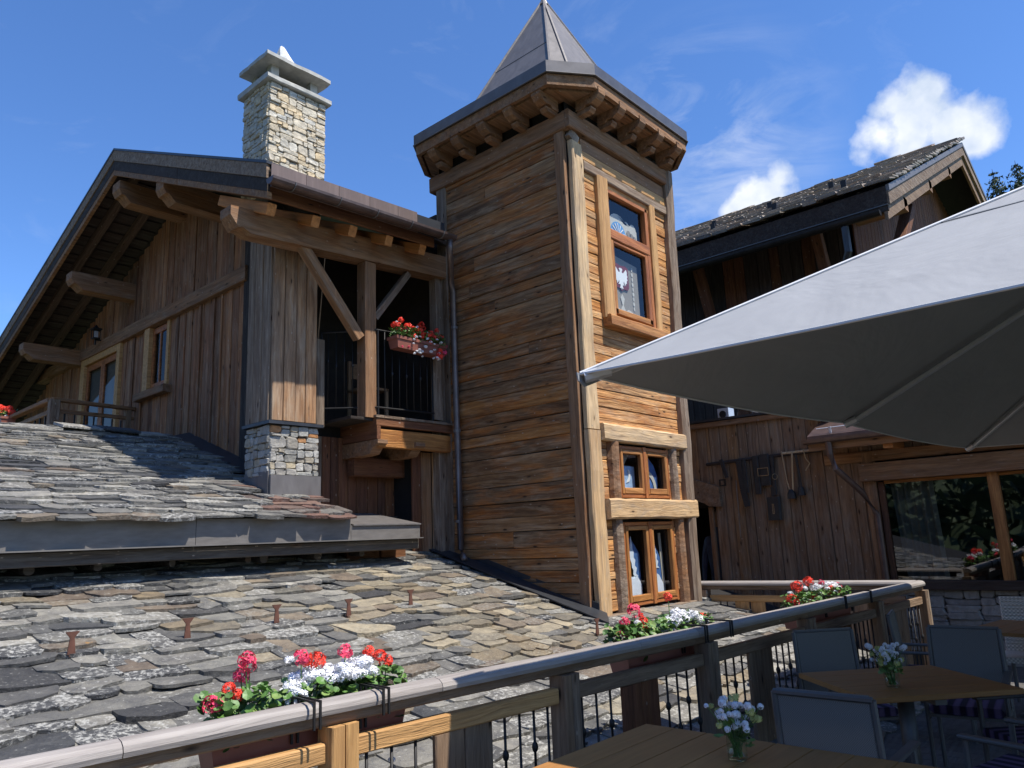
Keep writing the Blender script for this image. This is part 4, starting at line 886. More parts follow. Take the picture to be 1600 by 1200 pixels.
# carved brackets
prof = [(0, .17), (0, 0), (.10, 0), (.13, .03), (.20, .02), (.27, .05), (.31, .10), (.31, .17)]
def corbel(o_, out, along):
    o_ = Vector(o_); out = Vector(out); al = Vector(along)
    p = [o_ + out * a + Vector((0, 0, b)) - al * .06 for a, b in prof]; local_obj('bracket', prism(p, al, .12), 'beam_brown', tw)
    local_obj('bracket_block', prism([o_ + out * a + Vector((0, 0, b)) - al * .045 for a, b in ((0, 0), (0, -.05), (.16, -.05), (.19, -.02), (.19, 0))], al, .09), 'beam_brown', tw)
for y in (6.10, 5.70, 5.28, 4.87, 4.46): corbel((5.905, y, 4.475), (-1, 0, 0), (0, 1, 0))
for x in (6.10, 6.50, 6.90, 7.31, 7.73): corbel((x, 4.27, 4.475), (0, -1, 0), (1, 0, 0))

# ================================================================ terrace railing
RP = [(-1.2, 2.78), (4.09, 2.31), (8.20, 2.12)]
def ry(x):
    for (a, b), (c, d) in zip(RP[:-1], RP[1:]):
        if x <= c or c == 8.20: return b + (d - b) * (x - a) / (c - a)
def handprofile(L, n=10):
    # rounded handrail: flat bottom, domed top
    ring = [(-.052, -.024), (.052, -.024), (.056, -.008), (.05, .008), (.032, .02), (.0, .025), (-.032, .02), (-.05, .008), (-.056, -.008)]
    k = len(ring); V = [(-L / 2 + L * i / n, a, b) for i in range(n + 1) for a, b in ring]
    F = [(i * k + j, (i + 1) * k + j, (i + 1) * k + (j + 1) % k, i * k + (j + 1) % k) for i in range(n) for j in range(k)] + [tuple(range(k)), tuple(reversed(range(n * k, n * k + k)))]
    return V, F
rl = thing('terrace_railing', 'long terrace railing with silvered wooden handrail and black iron balusters across the foreground', 'railing', (3, 2.4, -1.45))
cuts = [-1.2, 1.02, 2.23, 3.55, 4.09, 5.6, 7.4, 8.20]
for a, b in zip(cuts[:-1], cuts[1:]):
    m, L = frame_mat((a, ry(a), -.575), (b, ry(b), -.575), (0, 0, 1)); obj('handrail', handprofile(L - .003, 2), M['rail_grey'], rl, m)
    bar('under_rail', (a, ry(a), -.62), (b, ry(b), -.62), .055, .045, (0, 0, 1), 'rail_brown', rl)
posts = [-.1, 1.775, 2.995, 4.22, 5.6, 6.98, 8.20]
for i, x in enumerate(posts):
    y = ry(x)
    for dx, mt in ((-.031, 'rail_honey' if i < 2 else 'rail_brown'), (.031, 'rail_honey' if i < 2 else 'beam_grey')):
        bar('post', (x + dx, y - .01, -1.6), (x + dx, y - .01, -.644), .058, .10, (0, -1, 0), mt, rl, ch=.006, n=2, jit=.001)
for i, (a, b) in enumerate(zip(posts[:-1], posts[1:])):
    p0 = (a + .065, ry(a) - .0, -.735); p1 = (b - .065, ry(b) - .0, -.735)
    bar('mid_rail', p0, p1, .05, .07, (0, 0, 1), 'rail_honey' if i < 2 else 'rail_brown', rl, n=3, jit=.001)
    bar('bottom_rail', (p0[0], p0[1], -1.38), (p1[0], p1[1], -1.38), .05, .06, (0, 0, 1), 'rail_brown', rl)
    L = b - a; pc = (a + b) / 2 - (.03 if i != 1 else .01)
    for dx in (-.085, .085): bar('panel_board', (pc + dx, ry(pc), -1.349), (pc + dx, ry(pc), -.771), .165, .028, (0, -1, 0), 'rail_brown' if i % 2 else 'red_brown', rl)
    for s0, s1 in ((a + .07, pc - .19), (pc + .19, b - .07)):
        n = max(3, int((s1 - s0) / .088))
        for k in range(n):
            x = s0 + (s1 - s0) * (k + .5) / n; baluster((x, ry(x), -1.349), (x, ry(x), -.77), .0065, [(.30, .72), (.5,), (.72,)][k % 3] if k % 2 == 0 else [.5], rl)
# return towards the tower
r2 = thing('terrace_railing', 'shorter railing running back from the far rail corner to the tower', 'railing', (8.1, 3.2, -1.45))
Q0, Q1 = Vector((8.20, 2.17, 0)), Vector((7.93, 4.30, 0))
def q(t_, z): p = Q0.lerp(Q1, t_); return (p.x, p.y, z)
m, L = frame_mat(q(-.01, -.575), q(1, -.575), (0, 0, 1)); obj('handrail', handprofile(L, 3), M['rail_grey'], r2, m)
bar('under_rail', q(.03, -.62), q(1, -.62), .055, .045, (0, 0, 1), 'rail_brown', r2)
for t_ in (.52, .985): bar('post', q(t_, -1.6), q(t_, -.644), .10, .10, (-1, 0, 0), 'beam_grey', r2, n=2, jit=.001)
for a, b, mt in ((.04, .49, 'rail_brown'), (.55, .955, 'rail_honey')):
    bar('mid_rail', q(a, -.735), q(b, -.735), .05, .07, (0, 0, 1), mt, r2); bar('bottom_rail', q(a, -1.38), q(b, -1.38), .05, .06, (0, 0, 1), 'rail_brown', r2)
    c_ = (a + b) / 2
    for s in (-.04, .04): bar('panel_board', q(c_ + s, -1.349), q(c_ + s, -.771), .16, .028, (-1, 0, 0), 'rail_honey' if mt == 'rail_honey' else 'rail_brown', r2)
    for k in range(12):
        t_ = a + (b - a) * (k + .5) / 12
        if abs(t_ - c_) > .085: baluster(q(t_, -1.349), q(t_, -.77), .0065, [.5] if k % 2 else [.3, .72], r2)

# ================================================================ flower boxes
rsf = random.Random(99)
def floret_head(r, n, rs, five=True):
    V = []; F = []
    for k in range(n):
        d = Vector((rs.gauss(0, 1), rs.gauss(0, 1), rs.gauss(0, 1) * .8 + .35)).normalized(); c = d * r * rs.uniform(.75, 1.0)
        a = d.orthogonal().normalized(); b_ = d.cross(a); ph = rs.uniform(0, 6.28); s = r * rs.uniform(.34, .5)
        for j in range(5 if five else 4):
            an = ph + j * 2 * math.pi / (5 if five else 4); e = a * math.cos(an) + b_ * math.sin(an); f = a * math.cos(an + 1.57) + b_ * math.sin(an + 1.57)
            n0 = len(V); V += [c, c + e * s * .6 + f * s * .3 + d * s * rs.uniform(-.1, .2), c + e * s + d * s * rs.uniform(-.3, .1), c + e * s * .6 - f * s * .3 + d * s * rs.uniform(-.1, .2)]
            F.append((n0, n0 + 1, n0 + 2, n0 + 3))
    return V, F
HEAD = {m_: [meshdata('geranium_head', *floret_head(.036, 26, rsf), M[m_]) for _ in range(3)] for m_ in ('petal_red', 'petal_pink')}
WHITE = [meshdata('white_blossom_cluster', *floret_head(.026, 46, rsf, False), M['petal_white']) for _ in range(3)]
def leafmass(L, wd, h, n, rs, hang=.0):
    V = []; F = []
    for k in range(n):
        c = Vector((rs.uniform(-L / 2, L / 2), rs.uniform(-wd / 2, wd / 2), 0)); c.z = h * rs.random() ** .7 - (hang if rs.random() < .25 else 0) * rs.random()
        d = Vector((rs.gauss(0, .6), rs.gauss(0, .6) - .2, 1)).normalized(); a = d.orthogonal().normalized(); b_ = d.cross(a); s = rs.uniform(.010, .022); n0 = len(V); cup = rs.uniform(.1, .4) * s
        V.append(c); ph = rs.uniform(0, 6)
        for j in range(7): an = ph + j * 2 * math.pi / 7; V.append(c + (a * math.cos(an) + b_ * math.sin(an)) * s * rs.uniform(.8, 1.1) + d * cup)
        F += [(n0, n0 + 1 + j, n0 + 1 + (j + 1) % 7) for j in range(7)]
    return V, F
def flower_box(loc, rotz, L, label, heads, whites, greens=260, box_h=.13, wdt=.15, group=None, clamps=(), rs=rsf, mat='plastic_terra', lift=0, sx_=1.0):
    heads = [(a * sx_, b, c + (lift if c > -.05 else 0), d, e * (.86 + .14 * (sx_ == 1))) for a, b, c, d, e in heads]; whites = [(a * sx_, b, c + (lift if c > -.05 else 0), e) for a, b, c, e in whites]
    t_ = thing('flower_box', label, 'flower box', (0, 0, 0), group); sc_ = sx_
    tp = [(-L / 2, -wdt / 2), (L / 2, -wdt / 2), (L / 2, wdt / 2), (-L / 2, wdt / 2)]
    V = [(a * .94, b * .8, -box_h) for a, b in tp] + [(a, b, 0) for a, b in tp] + [(a * .96, b * .9, 0) for a, b in tp] + [(a * .93, b * .75, -.03) for a, b in tp]
    F = [(3, 2, 1, 0)] + [(i, (i + 1) % 4, (i + 1) % 4 + 4, i + 4) for i in range(4)] + [(i + 4, (i + 1) % 4 + 4, (i + 1) % 4 + 8, i + 8) for i in range(4)] + [(i + 8, (i + 1) % 4 + 8, (i + 1) % 4 + 12, i + 12) for i in range(4)] + [(12, 13, 14, 15)]
    obj('planter', (V, F), M[mat], t_); obj('planter_rim', join([box(-L / 2 - .006, L / 2 + .006, -wdt / 2 - .006, -wdt / 2 + .002, -.03, .003), box(-L / 2 - .006, L / 2 + .006, wdt / 2 - .002, wdt / 2 + .006, -.03, .003), box(-L / 2 - .008, -L / 2, -wdt / 2, wdt / 2, -.03, .003), box(L / 2, L / 2 + .008, -wdt / 2, wdt / 2, -.03, .003)]), M[mat], t_)
    lo = obj('foliage', leafmass(L * .98, wdt * 1.25, .13, int(greens * 1.3), rs, .10), M['leaf'], t_, Matrix.Translation((0, 0, -.01)), kind='stuff')
    obj('pale_foliage', leafmass(L * .96, wdt * 1.1, .11, greens // 3, rs, .05), M['leaf_pale'], t_, kind='stuff')
    for (x, y, z, c, s) in heads:
        m_ = 'petal_red' if c == 'r' else 'petal_pink'; mw = Matrix.Translation((x, y, z)) @ Euler((rs.uniform(-.5, .5), rs.uniform(-.5, .5), rs.uniform(0, 6))).to_matrix().to_4x4() @ Matrix.Scale(s, 4)
        h_ = inst('geranium_head', rs.choice(HEAD[m_]), t_, mw)
        if z > .08: obj('stalk', tube([(x * .97, y * .8, .0), (x, y, z - .015)], .0025, 5), M['leaf'], t_)
    for (x, y, z, s) in whites:
        inst('white_blossom_cluster', rs.choice(WHITE), t_, Matrix.Translation((x, y, z)) @ Euler((rs.uniform(-.3, .3), rs.uniform(-.3, .3), rs.uniform(0, 6))).to_matrix().to_4x4() @ Matrix.Diagonal((s, s, s * .7, 1)))
    for cx_ in clamps: clamp(t_, cx_, .078, -.105)
    m0 = Matrix.Translation(loc) @ Euler((0, 0, rotz)).to_matrix().to_4x4()
    t_.matrix_basis = m0; W[t_] = m0
    return t_
def clamp(parent, x, zt, yb):
    """black iron hook that grips the handrail (box local frame)"""
    for d in (-.012, .012): local_obj('rail_hook', join([box(x + d - .004, x + d + .004, yb - .14, yb + .02, zt, zt + .007), box(x + d - .004, x + d + .004, yb - .145, yb - .137, zt - .09, zt + .007), box(x + d - .004, x + d + .004, yb + .02, yb + .028, zt - .16, zt + .007)]), 'iron', parent)
ang = math.atan2(2.31 - 2.78, 5.29)
# nearest box
hd = [(-.47, -.04, .06, 'p', 1.15), (-.43, .0, .05, 'p', .95), (-.385, -.01, .10, 'r', .8), (-.34, 0, .07, 'r', .85), (-.31, .03, .13, 'p', 1.0), (-.305, .0, .185, 'p', 1.15), (-.28, .02, .16, 'p', .9), (-.03, .02, .165, 'p', 1.1), (.0, .03, .15, 'r', .9), (.055, .03, .145, 'r', 1.2), (.215, .04, .16, 'p', 1.05), (.345, .03, .145, 'r', .95), (.435, .02, .10, 'r', 1.05), (.43, .06, .12, 'r', .9), (.44, .10, -.13, 'r', .9), (.46, .08, -.12, 'r', .7)]
wh = [(-.13 + rsf.uniform(-.02, .02) + i * .026, rsf.uniform(-.08, .06), .04 + .06 * math.sin(min(1, i / 9) * 1.5) + rsf.uniform(-.02, .02), rsf.uniform(1.0, 1.45)) for i in range(17) for _ in (0, 1, 2)]
wh += [(-.09, .02, .165, .8), (.30, .0, .075, 1), (.2, -.12, -.16, .8), (.37, -.1, -.22, .6), (.0, -.11, -.1, .7)]
fb1 = flower_box((1.76, ry(1.76) + .16, -.62), ang, .82, 'flower box of pink and red geraniums around thick white blossom, nearest on the rail', hd, wh, 640, clamps=(-.10, .19), lift=.035, sx_=.84)
# box below the tower windows
hd = [(-.46, 0, .03, 'p', 1.1), (-.40, -.02, -.0, 'r', 1.2), (-.39, .02, .10, 'p', 1.0), (-.28, .02, .155, 'p', 1.35), (-.22, .0, .09, 'r', 1.0), (-.235, -.02, .05, 'r', .8), (-.19, .03, .12, 'r', .6), (.16, .04, .20, 'r', 1.0), (.38, 0, .06, 'p', .8), (.47, -.02, .05, 'r', 1.2), (.50, .0, .04, 'p', .9), (-.30, -.09, -.14, 'p', .8), (-.34, -.1, -.17, 'r', .7)]
wh = [(.02 + i * .034, rsf.uniform(-.08, .05), .03 + .06 * math.sin(i / 12 * 3) + rsf.uniform(-.015, .02), rsf.uniform(1.0, 1.4)) for i in range(13) for _ in (0, 1, 2)] + [(-.28, 0, .09, .9), (-.44, -.03, -.04, .9), (-.35, -.04, -.02, .7), (-.16, -.04, .07, .6)]
fb2 = flower_box((4.06, ry(4.06) + .17, -.62), ang + .02, .9, 'flower box with crimson geraniums and a white drift below the lowest tower window', hd, wh, 620, clamps=(.08, .36), lift=.03, sx_=.86)
# box near the rail corner
hd = [(-.44, 0, .05, 'r', 1.3), (-.34, 0, .14, 'r', 1.35), (-.40, -.02, .0, 'p', 1.1), (-.08, .02, .16, 'r', 1.2), (-.05, 0, .05, 'r', 1), (.12, 0, .14, 'p', .7), (.26, 0, .07, 'r', 1.3), (.42, 0, .08, 'p', 1.2), (.34, .0, .09, 'p', 1), (-.16, -.05, -.02, 'p', 1.3), (-.42, -.09, -.18, 'p', 1.1), (-.22, -.1, -.20, 'r', 1.5), (-.16, -.1, -.22, 'p', 1.1)]
wh = [(rsf.uniform(-.4, .44), rsf.uniform(-.06, .05), .02 + rsf.uniform(0, .11), rsf.uniform(.8, 1.2)) for i in range(22)]
fb3 = flower_box((6.25, ry(6.25) + .17, -.62), -.045, 1.0, 'flower box with mixed scarlet geraniums and small white flowers near the far rail corner', hd, wh, 460, clamps=(-.05, .48), lift=.03)
# loggia box
hd = [(-.33, 0, .10, 'r', 1.1), (-.24, .0, .17, 'r', 1.0), (-.28, -.03, .04, 'p', 1.1), (-.22, -.04, .05, 'p', 1.1), (-.08, -.02, .09, 'r', 1.1), (-.1, -.05, .0, 'r', 1.2), (.06, 0, .17, 'r', 1.2), (.09, 0, .14, 'r', .9), (.12, -.05, -.03, 'r', 1.2), (.17, -.03, -.02, 'r', 1.0), (.20, 0, .10, 'r', 1.1), (.30, 0, .15, 'r', .9), (.36, 0, .08, 'r', 1.1), (-.18, -.05, .1, 'r', 1.2), (-.14, .02, .12, 'r', 1.1), (.0, -.04, .08, 'r', 1.2), (.03, -.07, .03, 'r', 1.3), (.11, -.06, .05, 'r', 1.3), (.22, -.05, .04, 'r', 1.2), (-.32, -.05, .08, 'r', 1.1), (.26, -.08, -.08, 'r', 1.1), (.24, -.09, -.14, 'r', 1.3), (.34, -.06, -.08, 'p', 1.2), (.38, -.04, -.02, 'p', 1.0), (-.3, -.09, -.12, 'p', .4), (-.2, -.08, -.1, 'p', .4)]
wh = [(rsf.uniform(-.15, .3), -.09 + rsf.uniform(-.02, .02), rsf.uniform(-.18, .02), rsf.uniform(.5, .9)) for i in range(24)] + [(-.02, 0, .12, .8), (-.3, 0, .14, .6), (.0, 0, .14, .7), (.28, -.02, .04, .9), (.31, -.03, .02, .9), (.15, 0, .1, .5)]
flower_box((5.33, 6.09, 2.17), 0.03, .72, 'terracotta flower box overflowing with red geraniums hung on the iron loggia railing', hd, wh, 560, .125, .16, lift=.035)
hd = [(-.35 + i * .09, rsf.uniform(-.05, .05), rsf.uniform(.06, .2), 'r', rsf.uniform(1.2, 1.7)) for i in range(9)]
flower_box((3.0, 12.3, 1.93), math.pi / 2, .8, 'terracotta flower box with scarlet geraniums on the gable balcony at the left edge', hd, [(-.3, .0, .02, 1.2), (-.36, .0, -.05, 1.1)], 160, .22, .18)

# ================================================================ big square umbrella
um = thing('umbrella', 'huge square grey patio umbrella spreading over the terrace tables from the right', 'umbrella', (5.17, -1.3, -1.45))
P0 = Vector((2.43, 1.78, .648)); Pf = Vector((7.92, 1.485, .648)); Pn = Vector((2.36, -4.2, .648)); Pb = Vector((7.9, -4.2, .648)); AP = Vector((5.17, -1.3, 2.2))
def panel(a, b, c, sag=.05, n=10):
    V = []; F = []; idx = {}
    nrm = (b - a).cross(c - a).normalized()
    for i in range(n + 1):
        for j in range(n + 1 - i):
            u, v = i / n, j / n; w_ = 1 - u - v
            p = a * w_ + b * u + c * v; e = w_ * u * 4 * (1 - v) * .5 + w_ * v * .2 + u * v * .2
            p = p - Vector((0, 0, sag * e)); idx[(i, j)] = len(V); V.append(p)
    for i in range(n):
        for j in range(n - i):
            F.append((idx[(i, j)], idx[(i + 1, j)], idx[(i, j + 1)]))
            if i + j < n - 1: F.append((idx[(i + 1, j)], idx[(i + 1, j + 1)], idx[(i, j + 1)]))
    return V, F
Ml = (P0 + Pf) / 2 + Vector((-.15, -.02, 0)); Mn = (P0 + Pn) / 2; Mb = (Pf + Pb) / 2; Mr = (Pn + Pb) / 2
cano = join([panel(P0, Ml, AP), panel(Ml, Pf, AP), panel(Pf, Mb, AP), panel(Mb, Pb, AP), panel(Pb, Mr, AP), panel(Mr, Pn, AP), panel(Pn, Mn, AP), panel(Mn, P0, AP)])
co = world_obj('canopy', cano, 'awning', um)
for p in co.data.polygons: p.use_smooth = False
for a, b in ((P0, Ml), (Ml, Pf), (Pf, Mb), (Pn, Mn), (Mn, P0)):
    pts = [a.lerp(b, k / 6) - Vector((0, 0, .05 * 4 * (k / 6) * (1 - k / 6) * .5)) for k in range(7)]
    local_obj('hem', tube(pts, .006, 5), 'awning_seam', um)
local_obj('ridge_seam', tube([P0.lerp(AP, k / 6) + Vector((0, 0, .004)) for k in range(7)], .006, 5), 'awning_seam', um)
for f_ in (.38, .70):
    for a, b in ((P0, Mn), (Mn, Pn), (P0, Ml), (Ml, Pf)):
        n_ = (b - a).cross(AP - a).normalized(); n_ = n_ if n_.z > 0 else -n_; p_ = [a.lerp(AP, f_).lerp(b.lerp(AP, f_), k / 6) + n_ * .002 - Vector((0, 0, .02 * math.sin(math.pi * k / 6) * (1 - f_))) for k in range(7)]; local_obj('cloth_seam', tube(p_, .0035, 5), 'awning', um)
for k_, e in enumerate((P0, Ml, Pf, Mb, Pb, Mr, Pn, Mn)):
    d = (AP - e); s = e + d * .012 - Vector((0, 0, .035)); e2 = AP - Vector((0, 0, .09))
    bar('rib', s, e2, .035, .028, (0, 0, 1), 'white_metal', um)
    local_obj('rib_cap', tube([e + d * .004 - Vector((0, 0, .02)), e + d * .03 - Vector((0, 0, .035))], .026, 8), 'white_metal', um)
local_obj('corner_pocket', prism([P0 + Vector((-.02, .0, .004)), P0 + Vector((.16, -.0, -.004)), P0 + Vector((.03, .0, -.05)), P0 + Vector((-.012, 0, -.03))], (0, .3, 0), .02), 'awning', um)
local_obj('pole', tube([(5.17, -1.3, -1.45), (5.17, -1.3, 2.2)], .04, 12), 'frame_metal', um); local_obj('base', box(4.8, 5.5, -1.65, -.95, -1.45, -1.38), 'cement', um)
local_obj('hub', tube([(5.17, -1.3, 2.0), (5.17, -1.3, 2.15)], .09, 12), 'white_metal', um)
for e in (P0, Ml, Pf, Mb, Pb, Mr, Pn, Mn): bar('strut', Vector((5.17, -1.3, 1.1)), AP.lerp(e, .45) - Vector((0, 0, .06)), .02, .015, (0, 0, 1), 'white_metal', um)

# ================================================================ boarded shed and restaurant window front
sh = thing('restaurant_building', 'shaded plank-clad restaurant front with large window and stone base behind the tables', 'building', (9.3, 3, -1.5))
WX = 9.2
world_obj('wall_core', join([box(WX + .03, WX + .13, 2.66, 4.68, -1.6, 1.36), box(WX + .03, WX + .13, -6, 2.66, .45, 1.36), box(WX + .03, WX + .13, 4.68, 5.6, .3, 1.36), box(WX + .13, 13, -6, 7, 1.2, 1.36), box(12, 12.1, -6, 7, -1.6, 1.3), box(WX + .8, 12, 6.9, 7, -1.6, 1.3)]), 'core', sh)
world_obj('inner_floor', box(WX, 12, -6, 7, -1.62, -1.55), 'core', sh)
rss = random.Random(55); y = 2.70
while y < 5.5:
    wd = rss.uniform(.10, .19); z0 = -1.2 if y + wd < 4.72 else .45; pr = rss.uniform(0, .01)
    if y > 4.72 - wd and y < 4.72: wd = 4.72 - y
    bar('wall_board', (WX - pr, y + wd / 2, z0), (WX - pr, y + wd / 2, 1.35), wd - .005, .03, (-1, 0, 0), 'shed_board', sh, n=3, jit=.001); y += wd
bar('roof_edge_board', (WX - .06, 5.4, 1.385), (WX - .06, 3.25, 1.36), .04, .07, (0, 0, 1), 'beam_brown', sh)
world_obj('roof', prism([(WX - .1, 5.6, 1.43), (WX - .1, 3.25, 1.40), (WX + 1.2, 3.25, 1.5), (WX + 1.2, 5.6, 1.53)], (0, 0, 1), .03), 'zinc_dark', sh)
# carved door head
local_obj('door_head', prism([(WX - .03, 4.56, .30), (WX - .03, 4.72, .31), (WX - .03, 4.80, .36), (WX - .03, 4.92, .40), (WX - .03, 5.3, .40), (WX - .03, 5.3, .72), (WX - .03, 4.98, .70), (WX - .03, 4.75, .62), (WX - .03, 4.57, .55)], (-1, 0, 0), .07), 'shed_board', sh)
bar('door_post', (WX - .02, 4.74, -1.2), (WX - .02, 4.74, .3), .06, .05, (-1, 0, 0), 'beam_brown', sh)
# post, big window
bar('corner_post', (WX - .02, 2.72, -1.2), (WX - .02, 2.72, .8), .12, .08, (-1, 0, 0), 'beam_brown', sh, n=3, jit=.002)
bar('window_beam', (WX - .06, 2.8, .575), (WX - .06, -6, .575), .20, .16, (-1, 0, 0), 'beam_brown', sh, n=8, jit=.003)
bar('upper_beam', (WX - .02, 3.2, .76), (WX - .02, -6, .76), .12, .08, (-1, 0, 0), 'beam_brown', sh, n=8, jit=.003)
y = -2.0
while y < 3.1: wd = rss.uniform(.10, .17); bar('header_board', (WX + .0, y + wd / 2, .82), (WX + .0, y + wd / 2, 1.2), wd - .005, .03, (-1, 0, 0), 'rail_brown', sh); y += wd
bw = bar('window', (WX - .01, 2.62, -.63), (WX - .01, 2.62, .46), .06, .06, (-1, 0, 0), 'red_brown', sh)
for yy in (1.525, -.1, -1.7): bar('mullion', (WX - .02, yy, -.63), (WX - .02, yy, .475), .10, .08, (-1, 0, 0), 'win_orange', bw)
bar('frame_head', (WX - .01, 2.58, .455), (WX - .01, -5, .455), .035, .05, (-1, 0, 0), 'win_orange', bw)
for a, b in ((1.575, 2.59), (-.05, 1.475), (-1.65, -.15)): world_obj('pane', sheet('x', WX + .0, a, b, -.62, .44), 'glass_big', bw)
V = []; F = []
for i in range(25):
    y = 2.56 - i * .018; xx = WX + .12 + .03 * math.sin(i * 1.35); V += [(xx, y - .01 * i * .0, .44), (xx, y - .05 + .11 * (i / 24) * .2 + (.0), -.60)]
for i in range(24): F.append((2 * i, 2 * i + 1, 2 * i + 3, 2 * i + 2))
world_obj('curtain', (V, F), 'curtain', bw)
bar('sill', (WX - .05, 2.7, -.665), (WX - .05, -6, -.665), .10, .065, (-1, 0, 0), 'dark_wood', bw)
sw = world_obj('stone_base', box(WX + .02, WX + .2, -6, 2.68, -1.6, -.70), 'mortar', sh)
rubble(sw, (WX + .0, 2.68, -1.45), (0, -1, 0), (-1, 0, 0), 3.6, .74, 'stone_wall', random.Random(6), .16, .07, .42, .15)
rubble(sw, (WX + .0, 4.6, -1.5), (0, -1, 0), (-1, 0, 0), 1.9, .3, 'stone_wall', random.Random(9), .16, .07, .42, .15)
# eave over the window with gutter, strip and bracket
ev = world_obj('eave', prism([(8.68, 3.2, .97), (8.68, -6, .97), (9.3, -6, 1.25), (9.3, 3.2, 1.25)], (0, 0, 1), .04), 'gutter', sh)  # shade over the eave put into its colour, dark gutter brown
world_obj('gutter', gutter((8.62, 3.22, .965), (8.62, -6, .965), .055), 'gutter', ev)
bar('fascia_board', (8.70, 3.2, .90), (8.70, -6, .90), .03, .12, (0, 0, 1), 'beam_brown', ev)
bar('snow_guard', (8.72, 3.1, 1.09), (8.72, 1.0, 1.09), .012, .012, (0, 0, 1), 'white_metal', ev)
for yy in (2.95, 2.2, 1.45): bar('guard_clip', (8.74, yy, 1.0), (8.72, yy, 1.1), .012, .03, (0, 1, 0), 'white_metal', ev)
world_obj('downpipe', tube([(8.62, 2.95, .92), (8.63, 2.95, .78), (8.66, 2.92, .62), (8.95, 2.76, .35), (9.1, 2.68, .1), (9.1, 2.68, -1.4)], .035, 10), 'gutter', ev)
for yy in (2.37, 1.74, 1.1, .4, -.4): bar('rafter_tail', (8.74, yy, .84), (9.25, yy, .86), .10, .09, (0, 0, 1), 'tail_wood', sh)
# roof clutter
v1 = thing('vent_box', 'small white metal fan box standing on the shed roof beside the tower', 'vent', (9.6, 4.62, 1.46))
local_obj('housing', box(9.55, 9.72, 4.54, 4.70, 1.47, 1.64), 'white_metal', v1); local_obj('fan_ring', tube([(9.545, 4.62, 1.555), (9.53, 4.62, 1.555)], .05, 12), 'iron', v1)
v2 = thing('wire_frame', 'bent thin metal wire frame lying on the shed roof', 'wire frame', (9.6, 4.1, 1.46))
local_obj('wire', tube([(9.6, 4.45, 1.5), (9.6, 4.4, 1.66), (9.6, 4.3, 1.74), (9.6, 4.25, 1.55), (9.6, 4.1, 1.5), (9.6, 3.95, 1.62), (9.6, 3.88, 1.74)], .008, 5), 'frame_metal', v2); local_obj('wire', tube([(9.6, 4.28, 1.8), (9.6, 4.22, 1.5)], .007, 5), 'frame_metal', v2); local_obj('wire', tube([(9.6, 3.95, 1.82), (9.6, 3.85, 1.55)], .007, 5), 'frame_metal', v2)
v3 = thing('roof_lamp', 'flat round outdoor lamp on a thin stem above the restaurant gutter', 'lamp', (9.15, 3.18, 1.0))
local_obj('lamp_shade', tube([(9.15, 3.19, 1.315), (9.15, 3.19, 1.29), (9.15, 3.19, 1.275)], [.03, .13, .165], 16), 'white_metal', v3); local_obj('stem', tube([(9.15, 3.19, 1.28), (9.15, 3.15, 1.12), (9.17, 3.16, .98)], .006, 5), 'iron', v3)
# harness on the wall
hb = thing('harness_bar', 'pale wooden bar fixed to the planks with old harness hung on it', 'bar', (9.1, 4, .88))
local_obj('bar', tube([(9.13, 4.72, .855), (9.13, 4.0, .875), (9.13, 3.22, .885)], .022, 8), 'dark_wood', hb); local_obj('bar_end', tube([(9.13, 3.70, .889), (9.13, 3.22, .889)], .0235, 8), 'beam_pale', hb)
def strap(name, label, pts, wd, cat='harness', mat='leather', extra=None):
    t_ = thing(name, label, cat, (9.1, pts[0][0], pts[-1][1]), 'old harness on the shed wall')
    for (a, b), (c, d) in zip(pts[:-1], pts[1:]): bar('strap', (9.105, a, b), (9.105, c, d), wd, .014, (-1, 0, 0), mat, t_, ch=.003)
    return t_
s = strap('harness_strap', 'short black leather strap with a square buckle, leftmost on the harness bar', [(4.50, .90), (4.47, .78), (4.44, .66)], .05); local_obj('buckle', join(rectframe(0, .09, 0, .09, .018, 0, .012)), 'iron', s).matrix_basis = Matrix.Translation((9.09, 4.50, .60)) @ Euler((0, 0, -math.pi / 2)).to_matrix().to_4x4()
s = strap('harness_strap', 'long double black strap hanging low, second along the harness bar', [(4.26, .86), (4.24, .5), (4.20, .28)], .075); bar('strap', (9.10, 4.19, .86), (9.10, 4.18, .45), .05, .014, (-1, 0, 0), 'leather', s)
pd = thing('harness_pad', 'wide black leather harness pad with a pale rectangular buckle outline', 'harness', (9.1, 3.95, .4), 'old harness on the shed wall')
for a, b, c, d, e in ((4.08, 4.00, .42, .90, .02), (3.99, 3.86, .52, .91, .03), (3.85, 3.80, .40, .88, .018)):
    local_obj('pad', xf(barmesh(d - c, a - b, e, .01, 5, .004), Matrix.Translation((9.11, (a + b) / 2, (c + d) / 2)) @ Matrix.Rotation(-math.pi / 2, 4, 'Y')), 'leather', pd)
def yzframe(parent, y0, y1, z0, z1, t_, x, mat): local_obj('buckle', join([box(x, x + .01, y0, y0 + t_, z0, z1), box(x, x + .01, y1 - t_, y1, z0, z1), box(x, x + .01, y0 + t_, y1 - t_, z0, z0 + t_), box(x, x + .01, y0 + t_, y1 - t_, z1 - t_, z1)]), mat, parent)
yzframe(pd, 3.87, 4.01, .64, .74, .008, 9.075, 'brass')
local_obj('ring', tube([(9.09, 3.80 + .035 * math.cos(a * .7), .62 + .035 * math.sin(a * .7)) for a in range(10)], .005, 5), 'brass', pd)
bx = thing('harness_pouch', 'square black leather pouch with a narrow brass slot hanging lowest on the wall', 'pouch', (9.1, 3.86, .1), 'old harness on the shed wall')
